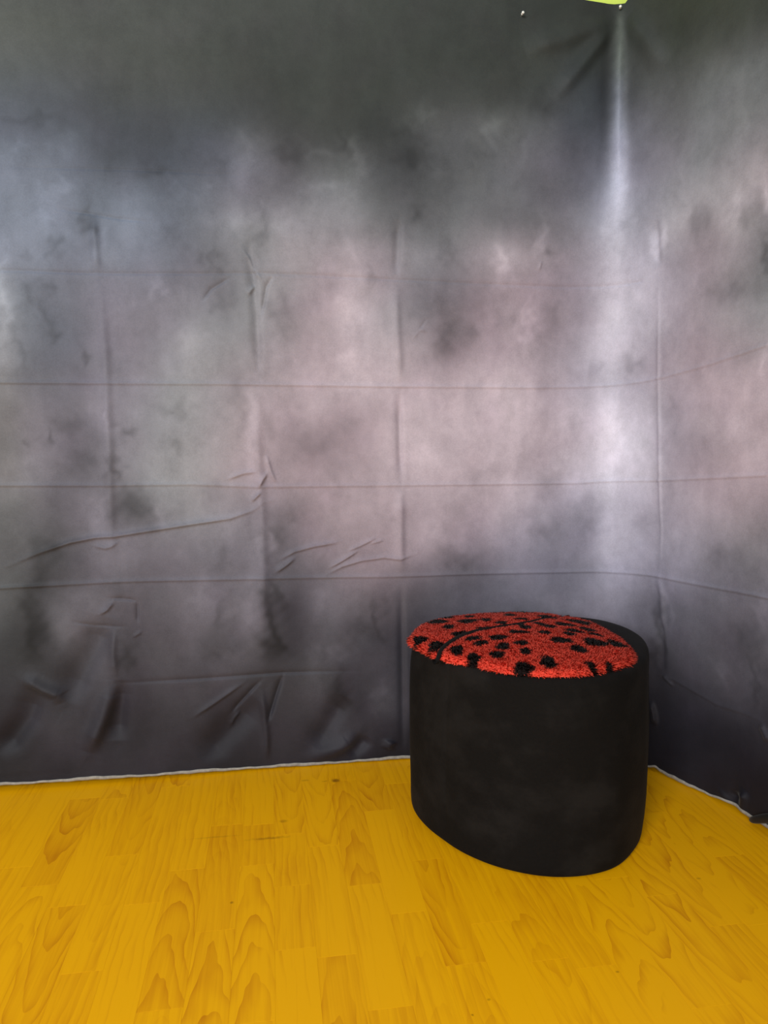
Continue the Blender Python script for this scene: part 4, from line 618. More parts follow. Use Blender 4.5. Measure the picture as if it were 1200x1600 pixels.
# smaller puffs and smears of the print, then the corner pleat's painted sheen: along, up, spread along, spread up, lighter or darker
PUFFS = [[-0.546, 1.68, 0.0367, 0.0074, -8.0],
         [-0.604, 1.669, 0.0218, 0.0088, -8.0],
         [-0.489, 1.632, 0.0298, 0.018, 10.0],
         [-0.386, 1.593, 0.0182, 0.0304, -12.0],
         [-0.28, 1.568, 0.0309, 0.0123, -12.0],
         [-0.592, 1.618, 0.0146, 0.0075, 15.0],
         [-0.5, 1.533, 0.0179, 0.0121, 12.0],
         [-0.537, 1.536, 0.0148, 0.0076, -10.0],
         [-0.234, 1.548, 0.0234, 0.0124, 10.0],
         [-0.043, 1.644, 0.0321, 0.028, 14.0],
         [-0.116, 1.585, 0.0191, 0.0156, -14.0],
         [-0.06, 1.58, 0.016, 0.0313, 10.0],
         [0.045, 1.633, 0.0293, 0.0157, -12.0],
         [0.135, 1.639, 0.0248, 0.0126, 12.0],
         [0.227, 1.652, 0.0168, 0.0191, 14.0],
         [0.243, 1.613, 0.0202, 0.0223, 14.0],
         [0.193, 1.666, 0.0133, 0.0126, -12.0],
         [0.102, 1.565, 0.0247, 0.0159, 6.0],
         [0.168, 1.553, 0.0417, 0.0095, 14.0],
         [-0.156, 1.541, 0.0127, 0.0093, 10.0],
         [0.412, 1.767, 0.0256, 0.0127, 10.0],
         [0.595, 1.731, 0.0212, 0.0227, 18.0],
         [0.387, 1.693, 0.0429, 0.016, -12.0],
         [0.37, 1.644, 0.0342, 0.0161, -16.0],
         [0.561, 1.663, 0.0212, 0.0164, -6.0],
         [0.685, 1.687, 0.0179, 0.0247, 10.0],
         [0.737, 1.789, 0.0216, 0.0245, -12.0],
         [0.439, 1.599, 0.0173, 0.013, 10.0],
         [-0.522, 1.38, 0.009, 0.023, -22.0],
         [-0.597, 1.362, 0.0074, 0.0122, -12.0],
         [-0.556, 1.447, 0.0222, 0.0152, 8.0],
         [-0.44, 1.437, 0.0075, 0.0308, -25.0],
         [-0.4, 1.424, 0.0122, 0.0387, 12.0],
         [-0.587, 1.262, 0.015, 0.0185, -16.0],
         [-0.548, 1.287, 0.009, 0.0155, -14.0],
         [-0.531, 1.171, 0.0121, 0.0157, -20.0],
         [-0.551, 1.217, 0.012, 0.0234, -15.0],
         [-0.615, 1.137, 0.0089, 0.0234, -12.0],
         [-0.465, 1.117, 0.0092, 0.0159, -22.0],
         [-0.281, 1.28, 0.0094, 0.019, 16.0],
         [-0.352, 1.254, 0.0186, 0.0126, 8.0],
         [-0.246, 1.415, 0.0219, 0.0283, -12.0],
         [-0.213, 1.162, 0.0192, 0.0291, 10.0],
         [-0.307, 1.176, 0.0126, 0.0191, -8.0],
         [-0.646, 1.245, 0.0118, 0.0929, 18.0],
         [-0.078, 1.462, 0.0241, 0.0238, 15.0],
         [-0.018, 1.433, 0.0098, 0.0319, -18.0],
         [0.035, 1.459, 0.0164, 0.032, 10.0],
         [-0.136, 1.372, 0.0096, 0.0222, -16.0],
         [-0.176, 1.371, 0.0127, 0.0127, -14.0],
         [0.032, 1.241, 0.0166, 0.0229, -16.0],
         [0.048, 1.184, 0.0167, 0.0132, -8.0],
         [0.2, 1.254, 0.0238, 0.0265, 14.0],
         [0.15, 1.359, 0.0134, 0.0163, 8.0],
         [0.214, 1.385, 0.0101, 0.0163, 10.0],
         [0.268, 1.338, 0.0103, 0.0247, -14.0],
         [0.199, 1.121, 0.0257, 0.0168, 8.0],
         [-0.123, 1.245, 0.0194, 0.0129, -12.0],
         [-0.157, 1.163, 0.0161, 0.013, 8.0],
         [0.397, 1.499, 0.0173, 0.0196, -18.0],
         [0.476, 1.387, 0.0141, 0.0301, -14.0],
         [0.511, 1.363, 0.0142, 0.0168, -8.0],
         [0.622, 1.384, 0.0163, 0.0372, 24.0],
         [0.737, 1.456, 0.011, 0.0339, 20.0],
         [0.764, 1.407, 0.0147, 0.0102, -22.0],
         [0.478, 1.177, 0.0214, 0.0341, -24.0],
         [0.54, 1.195, 0.018, 0.017, -14.0],
         [0.459, 1.261, 0.0177, 0.0254, -10.0],
         [0.389, 1.225, 0.014, 0.0168, 8.0],
         [0.703, 1.25, 0.0073, 0.0258, 18.0],
         [0.657, 1.241, 0.0109, 0.0137, -10.0],
         [0.768, 1.235, 0.0185, 0.0695, -10.0],
         [0.692, 1.173, 0.0184, 0.0261, 20.0],
         [0.585, 1.23, 0.0181, 0.0342, 10.0],
         [0.941, 1.513, 0.0241, 0.1027, 15.0],
         [1.07, 1.412, 0.0118, 0.0364, 22.0],
         [1.152, 1.479, 0.0205, 0.0317, 14.0],
         [1.204, 1.434, 0.0156, 0.0387, -14.0],
         [1.305, 1.436, 0.014, 0.0366, 20.0],
         [1.348, 1.424, 0.0134, 0.0287, -18.0],
         [1.388, 1.42, 0.0099, 0.0281, 20.0],
         [1.26, 1.27, 0.0223, 0.0229, -20.0],
         [1.316, 1.252, 0.0208, 0.0149, -16.0],
         [1.392, 1.315, 0.0083, 0.0353, -22.0],
         [1.003, 1.12, 0.0216, 0.0174, -22.0],
         [0.911, 1.106, 0.01, 0.0106, -10.0],
         [1.402, 1.073, 0.0067, 0.0216, 12.0],
         [1.146, 1.59, 0.0124, 0.0393, 8.0],
         [1.304, 1.622, 0.0087, 0.0434, 10.0],
         [1.234, 1.59, 0.0094, 0.0376, -8.0],
         [-0.502, 0.941, 0.0277, 0.0193, -14.0],
         [-0.557, 0.9, 0.0061, 0.0129, -22.0],
         [-0.595, 0.9, 0.006, 0.0129, -14.0],
         [-0.362, 0.93, 0.022, 0.0114, -24.0],
         [-0.242, 0.983, 0.024, 0.0164, -14.0],
         [-0.24, 0.884, 0.0129, 0.01, -14.0],
         [-0.49, 0.852, 0.0233, 0.0244, -14.0],
         [-0.397, 0.835, 0.0095, 0.0296, -22.0],
         [-0.406, 0.949, 0.0078, 0.0325, 14.0],
         [-0.353, 0.735, 0.0351, 0.0333, -30.0],
         [-0.289, 0.718, 0.0129, 0.0251, 10.0],
         [-0.448, 0.737, 0.0189, 0.0331, 14.0],
         [-0.576, 0.623, 0.0232, 0.033, -22.0],
         [-0.594, 0.558, 0.0216, 0.0265, -18.0],
         [-0.244, 0.598, 0.0131, 0.0136, 8.0],
         [-0.613, 0.852, 0.0304, 0.0242, 8.0],
         [-0.079, 1.0, 0.0198, 0.0415, -14.0],
         [-0.047, 0.967, 0.0133, 0.067, 10.0],
         [0.002, 0.917, 0.0201, 0.0253, -14.0],
         [0.129, 0.883, 0.0429, 0.0308, -14.0],
         [0.232, 0.849, 0.0174, 0.0346, -6.0],
         [0.024, 0.644, 0.0205, 0.0347, -24.0],
         [-0.129, 0.595, 0.0166, 0.0207, -14.0],
         [-0.019, 0.627, 0.0101, 0.0433, 14.0],
         [0.042, 0.712, 0.0205, 0.0138, -8.0],
         [0.135, 0.598, 0.0105, 0.0141, -10.0],
         [0.267, 0.586, 0.0178, 0.0356, -8.0],
         [0.701, 0.882, 0.015, 0.0716, -10.0],
         [0.681, 0.971, 0.0149, 0.0354, 8.0],
         [0.598, 0.971, 0.0183, 0.044, 8.0],
         [0.748, 0.9, 0.0151, 0.0537, -8.0],
         [0.832, 0.918, 0.0151, 0.0721, 8.0],
         [0.769, 0.774, 0.0189, 0.0363, -14.0],
         [0.518, 0.687, 0.0273, 0.036, -12.0],
         [0.759, 0.647, 0.0342, 0.0276, -20.0],
         [0.61, 0.65, 0.0148, 0.0363, 8.0],
         [0.518, 0.579, 0.0454, 0.0182, -18.0],
         [0.464, 0.562, 0.018, 0.0181, -8.0],
         [0.722, 0.702, 0.0151, 0.0146, -8.0],
         [0.446, 0.653, 0.0108, 0.0358, 6.0],
         [0.984, 0.882, 0.0278, 0.0537, 12.0],
         [0.94, 0.99, 0.0206, 0.0358, 6.0],
         [1.135, 0.984, 0.0213, 0.0232, -14.0],
         [1.085, 0.917, 0.0105, 0.0685, -10.0],
         [1.333, 0.93, 0.0174, 0.0302, 6.0],
         [1.042, 0.689, 0.0193, 0.0177, -10.0],
         [1.332, 0.624, 0.0346, 0.0233, -14.0],
         [0.902, 0.663, 0.0199, 0.0221, -14.0],
         [0.963, 0.574, 0.0298, 0.0182, 10.0],
         [-0.613, 0.459, 0.0185, 0.0498, -24.0],
         [-0.609, 0.375, 0.0155, 0.0335, -16.0],
         [-0.381, 0.339, 0.0161, 0.0171, -16.0],
         [-0.407, 0.519, 0.0319, 0.0084, -8.0],
         [-0.487, 0.504, 0.0189, 0.0251, 10.0],
         [-0.522, 0.405, 0.0235, 0.0201, 10.0],
         [-0.005, 0.435, 0.0172, 0.0797, -30.0],
         [0.002, 0.346, 0.0241, 0.0356, -14.0],
         [-0.14, 0.44, 0.0134, 0.0349, -12.0],
         [-0.073, 0.437, 0.0254, 0.0351, 12.0],
         [-0.181, 0.494, 0.0166, 0.0345, 10.0],
         [0.107, 0.323, 0.0177, 0.027, 8.0],
         [0.232, 0.39, 0.0359, 0.0271, -14.0],
         [0.285, 0.424, 0.0107, 0.0362, -16.0],
         [0.169, 0.32, 0.0143, 0.0218, 12.0],
         [0.178, 0.21, 0.0217, 0.0366, -20.0],
         [0.126, 0.465, 0.0176, 0.0177, 10.0],
         [-0.168, 0.337, 0.0201, 0.021, -12.0],
         [-0.101, 0.324, 0.0204, 0.0177, 8.0],
         [0.287, 0.195, 0.0145, 0.0222, 12.0],
         [1.102, 0.383, 0.0172, 0.0698, -24.0],
         [1.139, 0.442, 0.0121, 0.0343, 10.0],
         [1.376, 0.421, 0.0177, 0.0232, -10.0],
         [1.319, 0.333, 0.0175, 0.0404, 12.0],
         [1.407, 0.345, 0.0096, 0.046, -12.0],
         [1.434, 0.52, 0.0143, 0.0593, 12.0],
         [0.943, 2.026, 0.0099, 0.0146, 22.0],  # bright streak down the corner pleat: sheen painted into the cloth colour
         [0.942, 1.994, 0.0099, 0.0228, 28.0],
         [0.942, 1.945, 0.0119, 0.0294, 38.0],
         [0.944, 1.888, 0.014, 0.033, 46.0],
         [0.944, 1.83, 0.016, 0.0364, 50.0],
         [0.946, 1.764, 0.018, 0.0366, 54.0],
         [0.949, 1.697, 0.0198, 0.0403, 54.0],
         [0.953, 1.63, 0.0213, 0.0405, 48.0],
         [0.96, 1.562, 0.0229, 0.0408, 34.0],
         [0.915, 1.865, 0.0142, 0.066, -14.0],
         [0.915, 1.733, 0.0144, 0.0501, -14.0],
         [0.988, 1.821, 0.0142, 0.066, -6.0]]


def print_at(u, z):
    u = np.where(u < -.75, -1.5 - u, u)      # the smoky print goes on past the left fold
    a = np.clip((u + .75) / .05, 0, ptab.shape[0] - 1.001)
    b = np.clip(z / .05, 0, ptab.shape[1] - 1.001)
    ia, ib = a.astype(int), b.astype(int)
    fa, fb = a - ia, b - ib

    def wts(t):
        return [-.5*t + t*t - .5*t**3, 1 - 2.5*t*t + 1.5*t**3, .5*t + 2*t*t - 1.5*t**3, -.5*t*t + .5*t**3]
    wa, wb_ = wts(fa), wts(fb)
    out = 0
    for i in range(4):
        for j in range(4):
            out = out + (wa[i] * wb_[j])[..., None] * ptab[np.clip(ia + i - 1, 0, ptab.shape[0] - 1), np.clip(ib + j - 1, 0, ptab.shape[1] - 1)]
    lum = out.mean(-1)
    wu = .010 * np.sin(47 * z + 3 * np.sin(23 * u)) + .007 * np.sin(91 * u + 61 * z + 2 * np.sin(37 * z)) + .004 * np.sin(171 * z - 120 * u)
    wz = .010 * np.sin(43 * u + 3 * np.sin(19 * z)) + .007 * np.sin(83 * z - 71 * u + 2 * np.sin(41 * u)) + .004 * np.sin(163 * u + 133 * z)
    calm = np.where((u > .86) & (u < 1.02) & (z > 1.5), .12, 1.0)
    uw, zw = u + wu * calm, z + wz * calm
    add = np.zeros_like(lum)
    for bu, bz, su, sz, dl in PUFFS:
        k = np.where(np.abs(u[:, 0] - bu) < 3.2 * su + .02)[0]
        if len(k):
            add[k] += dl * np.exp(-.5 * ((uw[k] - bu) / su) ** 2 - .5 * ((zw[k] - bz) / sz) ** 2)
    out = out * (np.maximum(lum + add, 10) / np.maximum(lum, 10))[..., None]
    return np.clip(out, 6, 240)


def ubottom(u):
    z = np.interp(u, [-1.5, -.75, -.45, -.15, .1, 1.02, 1.05, 1.068, 1.085, 1.12, 1.3, 1.34, 1.37, 1.42, 1.5, 2.2],
                  [.020, .018, .014, .008, .004, .005, .010, .013, .009, .005, .005, .011, .010, .006, .012, .012])
    return z


def utop(u):
    return np.interp(u, [-1.5, .6, .85, .90, .925, .955, .965, 1.0, 2.2], [2.09, 2.088, 2.074, 2.070, 2.066, 2.064, 2.075, 2.12, 2.14])


uu = np.concatenate([np.arange(-1.5, -.78, .016), np.arange(-.78, 1.5, .0027), np.arange(1.5, 2.2, .016)])
vv = np.linspace(0, 1, 760)
U, V = np.meshgrid(uu, vv, indexing='ij')
Zb, Zt = ubottom(U), utop(U)
Z = Zb + (Zt - Zb) * V
D = np.zeros_like(U)
rs = np.random.RandomState(4)
for _ in range(14):      # slow billows
    ku, kz, p = rs.uniform(2, 16), rs.uniform(1, 8), rs.uniform(0, 6.28)
    D += np.sin(ku * U + kz * Z * rs.choice([-1, 1]) + p) * .0045 / (1 + .18 * ku)
D *= .55 + .45 * np.clip(1 - Z, 0, 1)
D *= np.clip(Z / .25, .15, 1)
for amp, wd, pts in CREASES:
    P = np.array(pts)
    if wd <= 5 and P[0, 0] < -.66:
        P = np.vstack([[-1.5, P[0, 1] + .004], P])      # long fold lines run on to the left
    sg = wd * .00085
    P2 = [P[0]]
    for a, b_ in zip(P[:-1], P[1:]):
        n = max(1, int(np.hypot(*(b_ - a)) / .01))
        for i in range(1, n + 1):
            P2.append(a + (b_ - a) * i / n)
    P2 = np.array(P2)
    mg = 4 * sg + .01
    iu = np.where((uu > P2[:, 0].min() - mg) & (uu < P2[:, 0].max() + mg))[0]
    if len(iu) == 0:
        continue
    i0, i1 = iu[0], iu[-1] + 1
    zz = Z[i0:i1]
    jz = np.where(((zz > P2[:, 1].min() - mg) & (zz < P2[:, 1].max() + mg)).any(0))[0]
    if len(jz) == 0:
        continue
    j0, j1 = jz[0], jz[-1] + 1
    u_, z_ = U[i0:i1, j0:j1], Z[i0:i1, j0:j1]
    best = np.full(u_.shape, 1e9)
    tt = np.zeros(u_.shape)
    side = np.zeros(u_.shape)
    L = np.concatenate([[0], np.cumsum(np.hypot(*np.diff(P2, axis=0).T))])
    for n in range(len(P2) - 1):
        a, b_ = P2[n], P2[n + 1]
        ab = b_ - a
        q = np.clip(((u_ - a[0]) * ab[0] + (z_ - a[1]) * ab[1]) / (ab @ ab + 1e-12), 0, 1)
        d2 = (u_ - a[0] - q * ab[0]) ** 2 + (z_ - a[1] - q * ab[1]) ** 2
        k = d2 < best
        best[k] = d2[k]
        tt[k] = ((L[n] + q * (L[n + 1] - L[n])) / L[-1])[k]
        cr = ab[0] * (z_ - a[1]) - ab[1] * (u_ - a[0])
        steep = -1.0 if (-ab[1] * -.8 + ab[0] * .6) > 0 else 1.0      # the side turned away from the window drops faster
        side[k] = (np.sign(cr) * steep)[k]
    taper = np.clip(np.minimum(tt, 1 - tt) * 4, .12, 1) if L[-1] < 1.2 else 1.0
    dist = np.sqrt(best)
    s2 = sg * (np.where(side > 0, .62, 1.45) if wd < 8 else np.where(side > 0, .85, 1.15))
    if wd < 8:
        prof_ = np.exp(-(dist / s2) ** 1.35)
    else:
        prof_ = np.exp(-.5 * (dist / s2) ** 2)
    D[i0:i1, j0:j1] += 1.75 * amp * .001 * prof_ * taper
D *= np.clip(Z / .05, .2, 1)
X, Y = surf(U, Z)
e = 1e-3
X2, Y2 = surf(U + e, Z)
tx, ty = (X2 - X) / e, (Y2 - Y) / e
ln = np.hypot(tx, ty)
tx, ty = tx / ln, ty / ln
NX, NY = ty, -tx          # towards the room
X = X + NX * D
Y = Y + NY * D
Y = np.minimum(Y, 1.944)
X = np.minimum(X, 1.169)
verts = np.stack([X, Y, Z], -1).reshape(-1, 3)
me = mesh_np('photo_backdrop', verts, grid_quads(len(uu), len(vv)))
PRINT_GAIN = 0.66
gain = (np.interp(U, [.0, .4, 1.0], [.72, .82, .85]) * np.interp(Z, [0, .25, .45, 1.0, 1.5, 1.9], [.78, .86, 1, 1, .86, .82]))[..., None]  # uneven fall of light made up for in the print colour
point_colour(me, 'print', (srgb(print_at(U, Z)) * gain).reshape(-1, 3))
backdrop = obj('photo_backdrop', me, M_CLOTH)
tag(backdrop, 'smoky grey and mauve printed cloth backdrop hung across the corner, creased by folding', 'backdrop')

# selvedge along the lower edge
sec = [(-.0015, -.0005), (.0022, -.0005), (.0026, .003), (.0018, .0066), (-.0015, .0066)]
hu = np.arange(0, len(uu), 2)
hv = []
for i in hu:
    wv = .0006 * math.sin(uu[i] * 61) + .0005 * math.sin(uu[i] * 143)
    for (dn, dz) in sec:
        hv.append((X[i, 0] + NX[i, 0] * dn, Y[i, 0] + NY[i, 0] * dn, Z[i, 0] + dz * (1.0 + .25 * math.sin(uu[i] * 23)) + wv))
a = np.arange(len(hu) * 5).reshape(len(hu), 5)
a = np.hstack([a, a[:, :1]])
hq = np.stack([a[:-1, :-1], a[1:, :-1], a[1:, 1:], a[:-1, 1:]], -1).reshape(-1, 4)
hem = obj('hem', mesh_np('hem', hv, hq), M_HEM, backdrop)
hem['label'] = 'pale unprinted edge along the bottom of the cloth'

# rolled-over lip of the cloth at the right
rc = [(1.117, 1.462, .012, .005), (1.115, 1.450, .018, .010), (1.115, 1.43, .030, .012), (1.117, 1.405, .046, .013), (1.122, 1.37, .062, .013), (1.130, 1.30, .080, .014), (1.135, 1.2, .090, .014)]
rv = []
for i, (x, y, z, r) in enumerate(rc):
    for j in range(12):
        t = j / 12 * 2 * math.pi
        rv.append((x - .012 + r * .8 * math.cos(t), y + r * .25 * math.cos(t), max(.0015, z + r * math.sin(t))))
a = np.arange(len(rc) * 12).reshape(len(rc), 12)
a = np.hstack([a, a[:, :1]])
rq = np.stack([a[:-1, :-1], a[:-1, 1:], a[1:, 1:], a[1:, :-1]], -1).reshape(-1, 4)
me = mesh_np('rolled_lip', rv, rq)
point_colour(me, 'print', np.tile(srgb((34, 31, 30)) * PRINT_GAIN, (len(rv), 1)))
lip = obj('rolled_lip', me, M_CLOTH, backdrop)
md = lip.modifiers.new('sub', 'SUBSURF')
md.levels = md.render_levels = 2


# ------------------------------------------------------------------ pins and tape at the top of the cloth
def at_cloth(u, z):
    x, y = surf(np.array([u]), np.array([z]))
    x2, y2 = surf(np.array([u + 1e-3]), np.array([z]))
    tx, ty = float(x2[0] - x[0]), float(y2[0] - y[0])
    n = Vector((ty, -tx, 0)).normalized()
    return Vector((float(x[0]), float(y[0]), z)), n


def pin_mesh():
    prof = [(0, .012), (.0028, .0118), (.0036, .0105), (.0036, .0095), (.0020, .0085), (.0017, .0045), (.0028, .0035), (.0030, .0025), (.0006, .002), (.0005, -.006), (0, -.009)]
    n = 14
    v, f = [], []
    for r, h in prof:
        for j in range(n):
            t = 2 * math.pi * j / n
            v.append((r * math.cos(t), r * math.sin(t), h))
    for i in range(len(prof) - 1):
        for j in range(n):
            f.append((i * n + j, i * n + (j + 1) % n, (i + 1) * n + (j + 1) % n, (i + 1) * n + j))
    me = bpy.data.meshes.new('push_pin')
    me.from_pydata(v, [], f)
    me.polygons.foreach_set('use_smooth', [True] * len(f))
    return me


pm = pin_mesh()
for (u, z, lab) in (
        (.9398, 2.050, 'white pin holding the cloth at the top of the corner crease'), (.6677, 2.0174, 'tiny white pin in the dark cloth well left of the corner crease')):
    p, n = at_cloth(u, z)
    o = obj('push_pin', pm if pm.users == 0 else pm.copy(), None)
    if not o.data.materials:
        o.data.materials.append(M_PIN)
    o.rotation_euler = n.to_track_quat('Z', 'Y').to_euler()
    o.location = p + n * .006
    tag(o, lab, 'pin')

# ------------------------------------------------------------------ ottoman
def polar(c, pts, sm=6):
    p = np.array(pts) - c
    th = np.arctan2(p[:, 1], p[:, 0])
    r = np.hypot(p[:, 0], p[:, 1])
    o = np.argsort(th)
    th, r = th[o], r[o]
    T = np.linspace(-np.pi, np.pi, 721)[:-1]
    R = np.interp(T, np.concatenate([th - 2 * np.pi, th, th + 2 * np.pi]), np.tile(r, 3))
    k = np.exp(-.5 * (np.arange(-4 * sm, 4 * sm + 1) / sm) ** 2)
    k /= k.sum()
    R = np.convolve(np.concatenate([R[-4 * sm:], R, R[:4 * sm]]), k, 'valid')

    def f(x, y):
        t = np.arctan2(np.asarray(y) - c[1], np.asarray(x) - c[0])
        return np.interp(t, np.append(T, np.pi), np.append(R, R[0]))
    return f


BC = np.array([.605, 1.575])
BODY = [(.327, 1.636), (.338, 1.575), (.367, 1.502), (.418, 1.418), (.484, 1.361), (.555, 1.328), (.622, 1.32), (.699, 1.334), (.771, 1.387), (.835, 1.469), (.880, 1.549),
        (.899, 1.62), (.898, 1.70), (.872, 1.77), (.80, 1.82), (.70, 1.835), (.60, 1.845), (.50, 1.83), (.42, 1.795), (.36, 1.74), (.332, 1.69)]
bf = polar(BC, BODY, 8)
ottoman = bpy.data.objects.new('ottoman', None)
col.objects.link(ottoman)
ottoman.location = (BC[0], BC[1], 0)
ottoman.empty_display_size = .1
tag(ottoman, 'oval black velvet ottoman with a red black-spotted plush top, on the floor before the cloth', 'ottoman')


def to_local(v):
    v = np.array(v, float)
    v[:, 0] -= BC[0]
    v[:, 1] -= BC[1]
    return v


NT_ = 220
th = np.linspace(-np.pi, np.pi, NT_, endpoint=False)
R0 = bf(BC[0] + np.cos(th), BC[1] + np.sin(th))
prof = [(0.0015, .90), (0.0015, .965), (.004, .985), (.012, .997), (.03, 1.003), (.08, 1.009), (.14, 1.013), (.20, 1.014), (.26, 1.013), (.31, 1.010), (.35, 1.004), (.38, .998), (.400, .995), (.414, .988), (.423, .976), (.428, .958), (.431, .92), (.433, .80), (.435, .62), (.4365, .4), (.437, .2), (.4375, .04)]
slit = np.array([[0.349, 1.473], [0.364, 1.505], [0.384, 1.532], [0.407, 1.554], [0.434, 1.573], [0.464, 1.587], [0.494, 1.595], [0.524, 1.604], [0.571, 1.618], [0.619, 1.644], [0.663, 1.684], [0.714, 1.721], [0.771, 1.776], [0.792, 1.775]])
tg = math.atan2(slit[0][1] - BC[1], slit[0][0] - BC[0])
bv = []
rs = np.random.RandomState(2)
ph = rs.uniform(0, 6.28, 8)
for z, s in prof:
    r = R0 * s
    # the seam that runs on down the side below the slit in the plush
    if z > .03:
        dth = (th - tg + np.pi) % (2 * np.pi) - np.pi
        r = r - .0035 * np.exp(-(dth / .012) ** 2) * np.clip((z - .03) / .05, 0, 1)
    if .03 < z < .40:
        r = r + .0012 * np.sin(3 * th + ph[0] + 9 * z) + .0009 * np.sin(7 * th + ph[1] - 17 * z) + .0007 * np.sin(11 * th + ph[2] + 31 * z)
    for i in range(NT_):
        bv.append((r[i] * math.cos(th[i]), r[i] * math.sin(th[i]), z))
a = np.arange(len(prof) * NT_).reshape(len(prof), NT_)
a = np.hstack([a, a[:, :1]])
bq = np.stack([a[:-1, :-1], a[:-1, 1:], a[1:, 1:], a[1:, :-1]], -1).reshape(-1, 4)
body = obj('body', mesh_np('body', bv, bq), M_VELVET, ottoman)
body['label'] = 'plain black velvet drum of the ottoman'
md = body.modifiers.new('sub', 'SUBSURF')
md.levels = md.render_levels = 1
bb = bmesh.new()          # bottom board closes the drum
ring = [bb.verts.new((R0[i] * .95 * math.cos(th[i]), R0[i] * .95 * math.sin(th[i]), .0012)) for i in range(0, NT_, 2)]
bb.faces.new(ring[::-1])
me = bpy.data.meshes.new('base_board')
bb.to_mesh(me)
bb.free()
obj('base_board', me, M_VELVET, ottoman)

CC = np.array([.57, 1.58])
cf = polar(CC, np.array([[0.779, 1.429], [0.748, 1.387], [0.687, 1.353], [0.637, 1.336], [0.574, 1.332], [0.505, 1.347], [0.466, 1.369], [0.424, 1.412], [0.397, 1.438], [0.362, 1.466], [0.334, 1.532], [0.319, 1.58], [0.313, 1.619], [0.805, 1.642], [0.804, 1.588], [0.802, 1.526], [0.787, 1.466], [0.335, 1.66], [0.365, 1.73], [0.42, 1.78], [0.5, 1.81], [0.6, 1.82], [0.7, 1.805], [0.755, 1.765], [0.795, 1.71]]), 6)
SPOTS = np.array([[0.597, 1.837, 0.02, 0.026], [0.602, 1.743, 0.014, 0.028], [0.667, 1.822, 0.02, 0.028], [0.512, 1.828, 0.017, 0.012], [0.499, 1.757, 0.012, 0.02], [0.47, 1.818, 0.013, 0.015], [0.448, 1.786, 0.014, 0.027], [0.399, 1.785, 0.014, 0.011], [0.41, 1.73, 0.021, 0.027], [0.474, 1.689, 0.021, 0.027], [0.52, 1.684, 0.012, 0.019], [0.543, 1.637, 0.014, 0.015], [0.607, 1.673, 0.015, 0.014], [0.418, 1.655, 0.013, 0.019], [0.495, 1.6, 0.016, 0.012], [0.425, 1.581, 0.016, 0.016], [0.336, 1.585, 0.015, 0.02], [0.359, 1.532, 0.014, 0.024], [0.445, 1.535, 0.018, 0.013], [0.498, 1.52, 0.017, 0.016], [0.583, 1.612, 0.01, 0.017], [0.586, 1.583, 0.015, 0.014], [0.555, 1.547, 0.021, 0.012], [0.453, 1.502, 0.015, 0.012], [0.394, 1.486, 0.014, 0.02], [0.492, 1.468, 0.013, 0.018], [0.537, 1.476, 0.016, 0.011], [0.53, 1.43, 0.012, 0.014], [0.468, 1.432, 0.013, 0.017], [0.418, 1.435, 0.012, 0.024], [0.502, 1.364, 0.016, 0.019], [0.689, 1.712, 0.02, 0.028], [0.745, 1.789, 0.011, 0.009], [0.8, 1.725, 0.015, 0.015], [0.754, 1.665, 0.026, 0.028], [0.697, 1.617, 0.021, 0.019], [0.632, 1.615, 0.015, 0.011], [0.646, 1.59, 0.018, 0.014], [0.695, 1.558, 0.017, 0.017], [0.671, 1.529, 0.015, 0.013], [0.741, 1.585, 0.02, 0.017], [0.814, 1.642, 0.015, 0.02], [0.814, 1.585, 0.012, 0.016], [0.614, 1.537, 0.016, 0.011], [0.739, 1.541, 0.014, 0.014], [0.631, 1.481, 0.02, 0.018], [0.708, 1.474, 0.024, 0.027], [0.758, 1.476, 0.018, 0.023], [0.649, 1.429, 0.015, 0.021], [0.557, 1.372, 0.015, 0.022], [0.641, 1.353, 0.009, 0.017], [0.68, 1.353, 0.007, 0.01]])
SPOTS[:, 2:] *= 1.12
RED, BLK = srgb((255, 92, 70)), srgb((40, 30, 28)) * .8


def dome(x, y):
    rr = np.hypot(x - CC[0], y - CC[1]) / cf(x, y)
    return .430 + .024 * (1 - np.clip(rr, 0, 1) ** 2)


rs = np.random.RandomState(7)
swob = rs.uniform(0, 6.28, (len(SPOTS), 3))


def dye(x, y, jit=0.0):
    m = np.full(np.shape(x), 9.0)
    for i, (sx_, sy_, ra, rb) in enumerate(SPOTS):
        dx, dy = x - sx_, y - sy_
        cx_ = dx * math.cos(YAW) - dy * math.sin(YAW)
        cy_ = dx * math.sin(YAW) + dy * math.cos(YAW)
        t = np.arctan2(cy_, cx_)
        q = np.hypot(cx_ / ra, cy_ / rb) * (1 + .10 * np.sin(2 * t + swob[i, 0]) + .10 * np.sin(3 * t + swob[i, 1]) + .06 * np.sin(5 * t + swob[i, 2]))
        m = np.minimum(m, q)
    k = np.clip((m + jit - .92) / .16, 0, 1)[..., None]
    return BLK * (1 - k) + RED * k


# chord frame of the slit: s runs along it, t across it
A_, B_ = slit[0], slit[-1]
es = (B_ - A_) / np.hypot(*(B_ - A_))
et = np.array([-es[1], es[0]])
outl_t = np.linspace(-np.pi, np.pi, 1440, endpoint=False)
orad = cf(CC[0] + np.cos(outl_t), CC[1] + np.sin(outl_t))
OUT = np.stack([CC[0] + orad * np.cos(outl_t), CC[1] + orad * np.sin(outl_t)], 1) - A_
os_, ot_ = OUT @ es, OUT @ et
sl_s, sl_t = (slit - A_) @ es, (slit - A_) @ et
order = np.argsort(sl_s)
sl_s, sl_t = sl_s[order], sl_t[order]


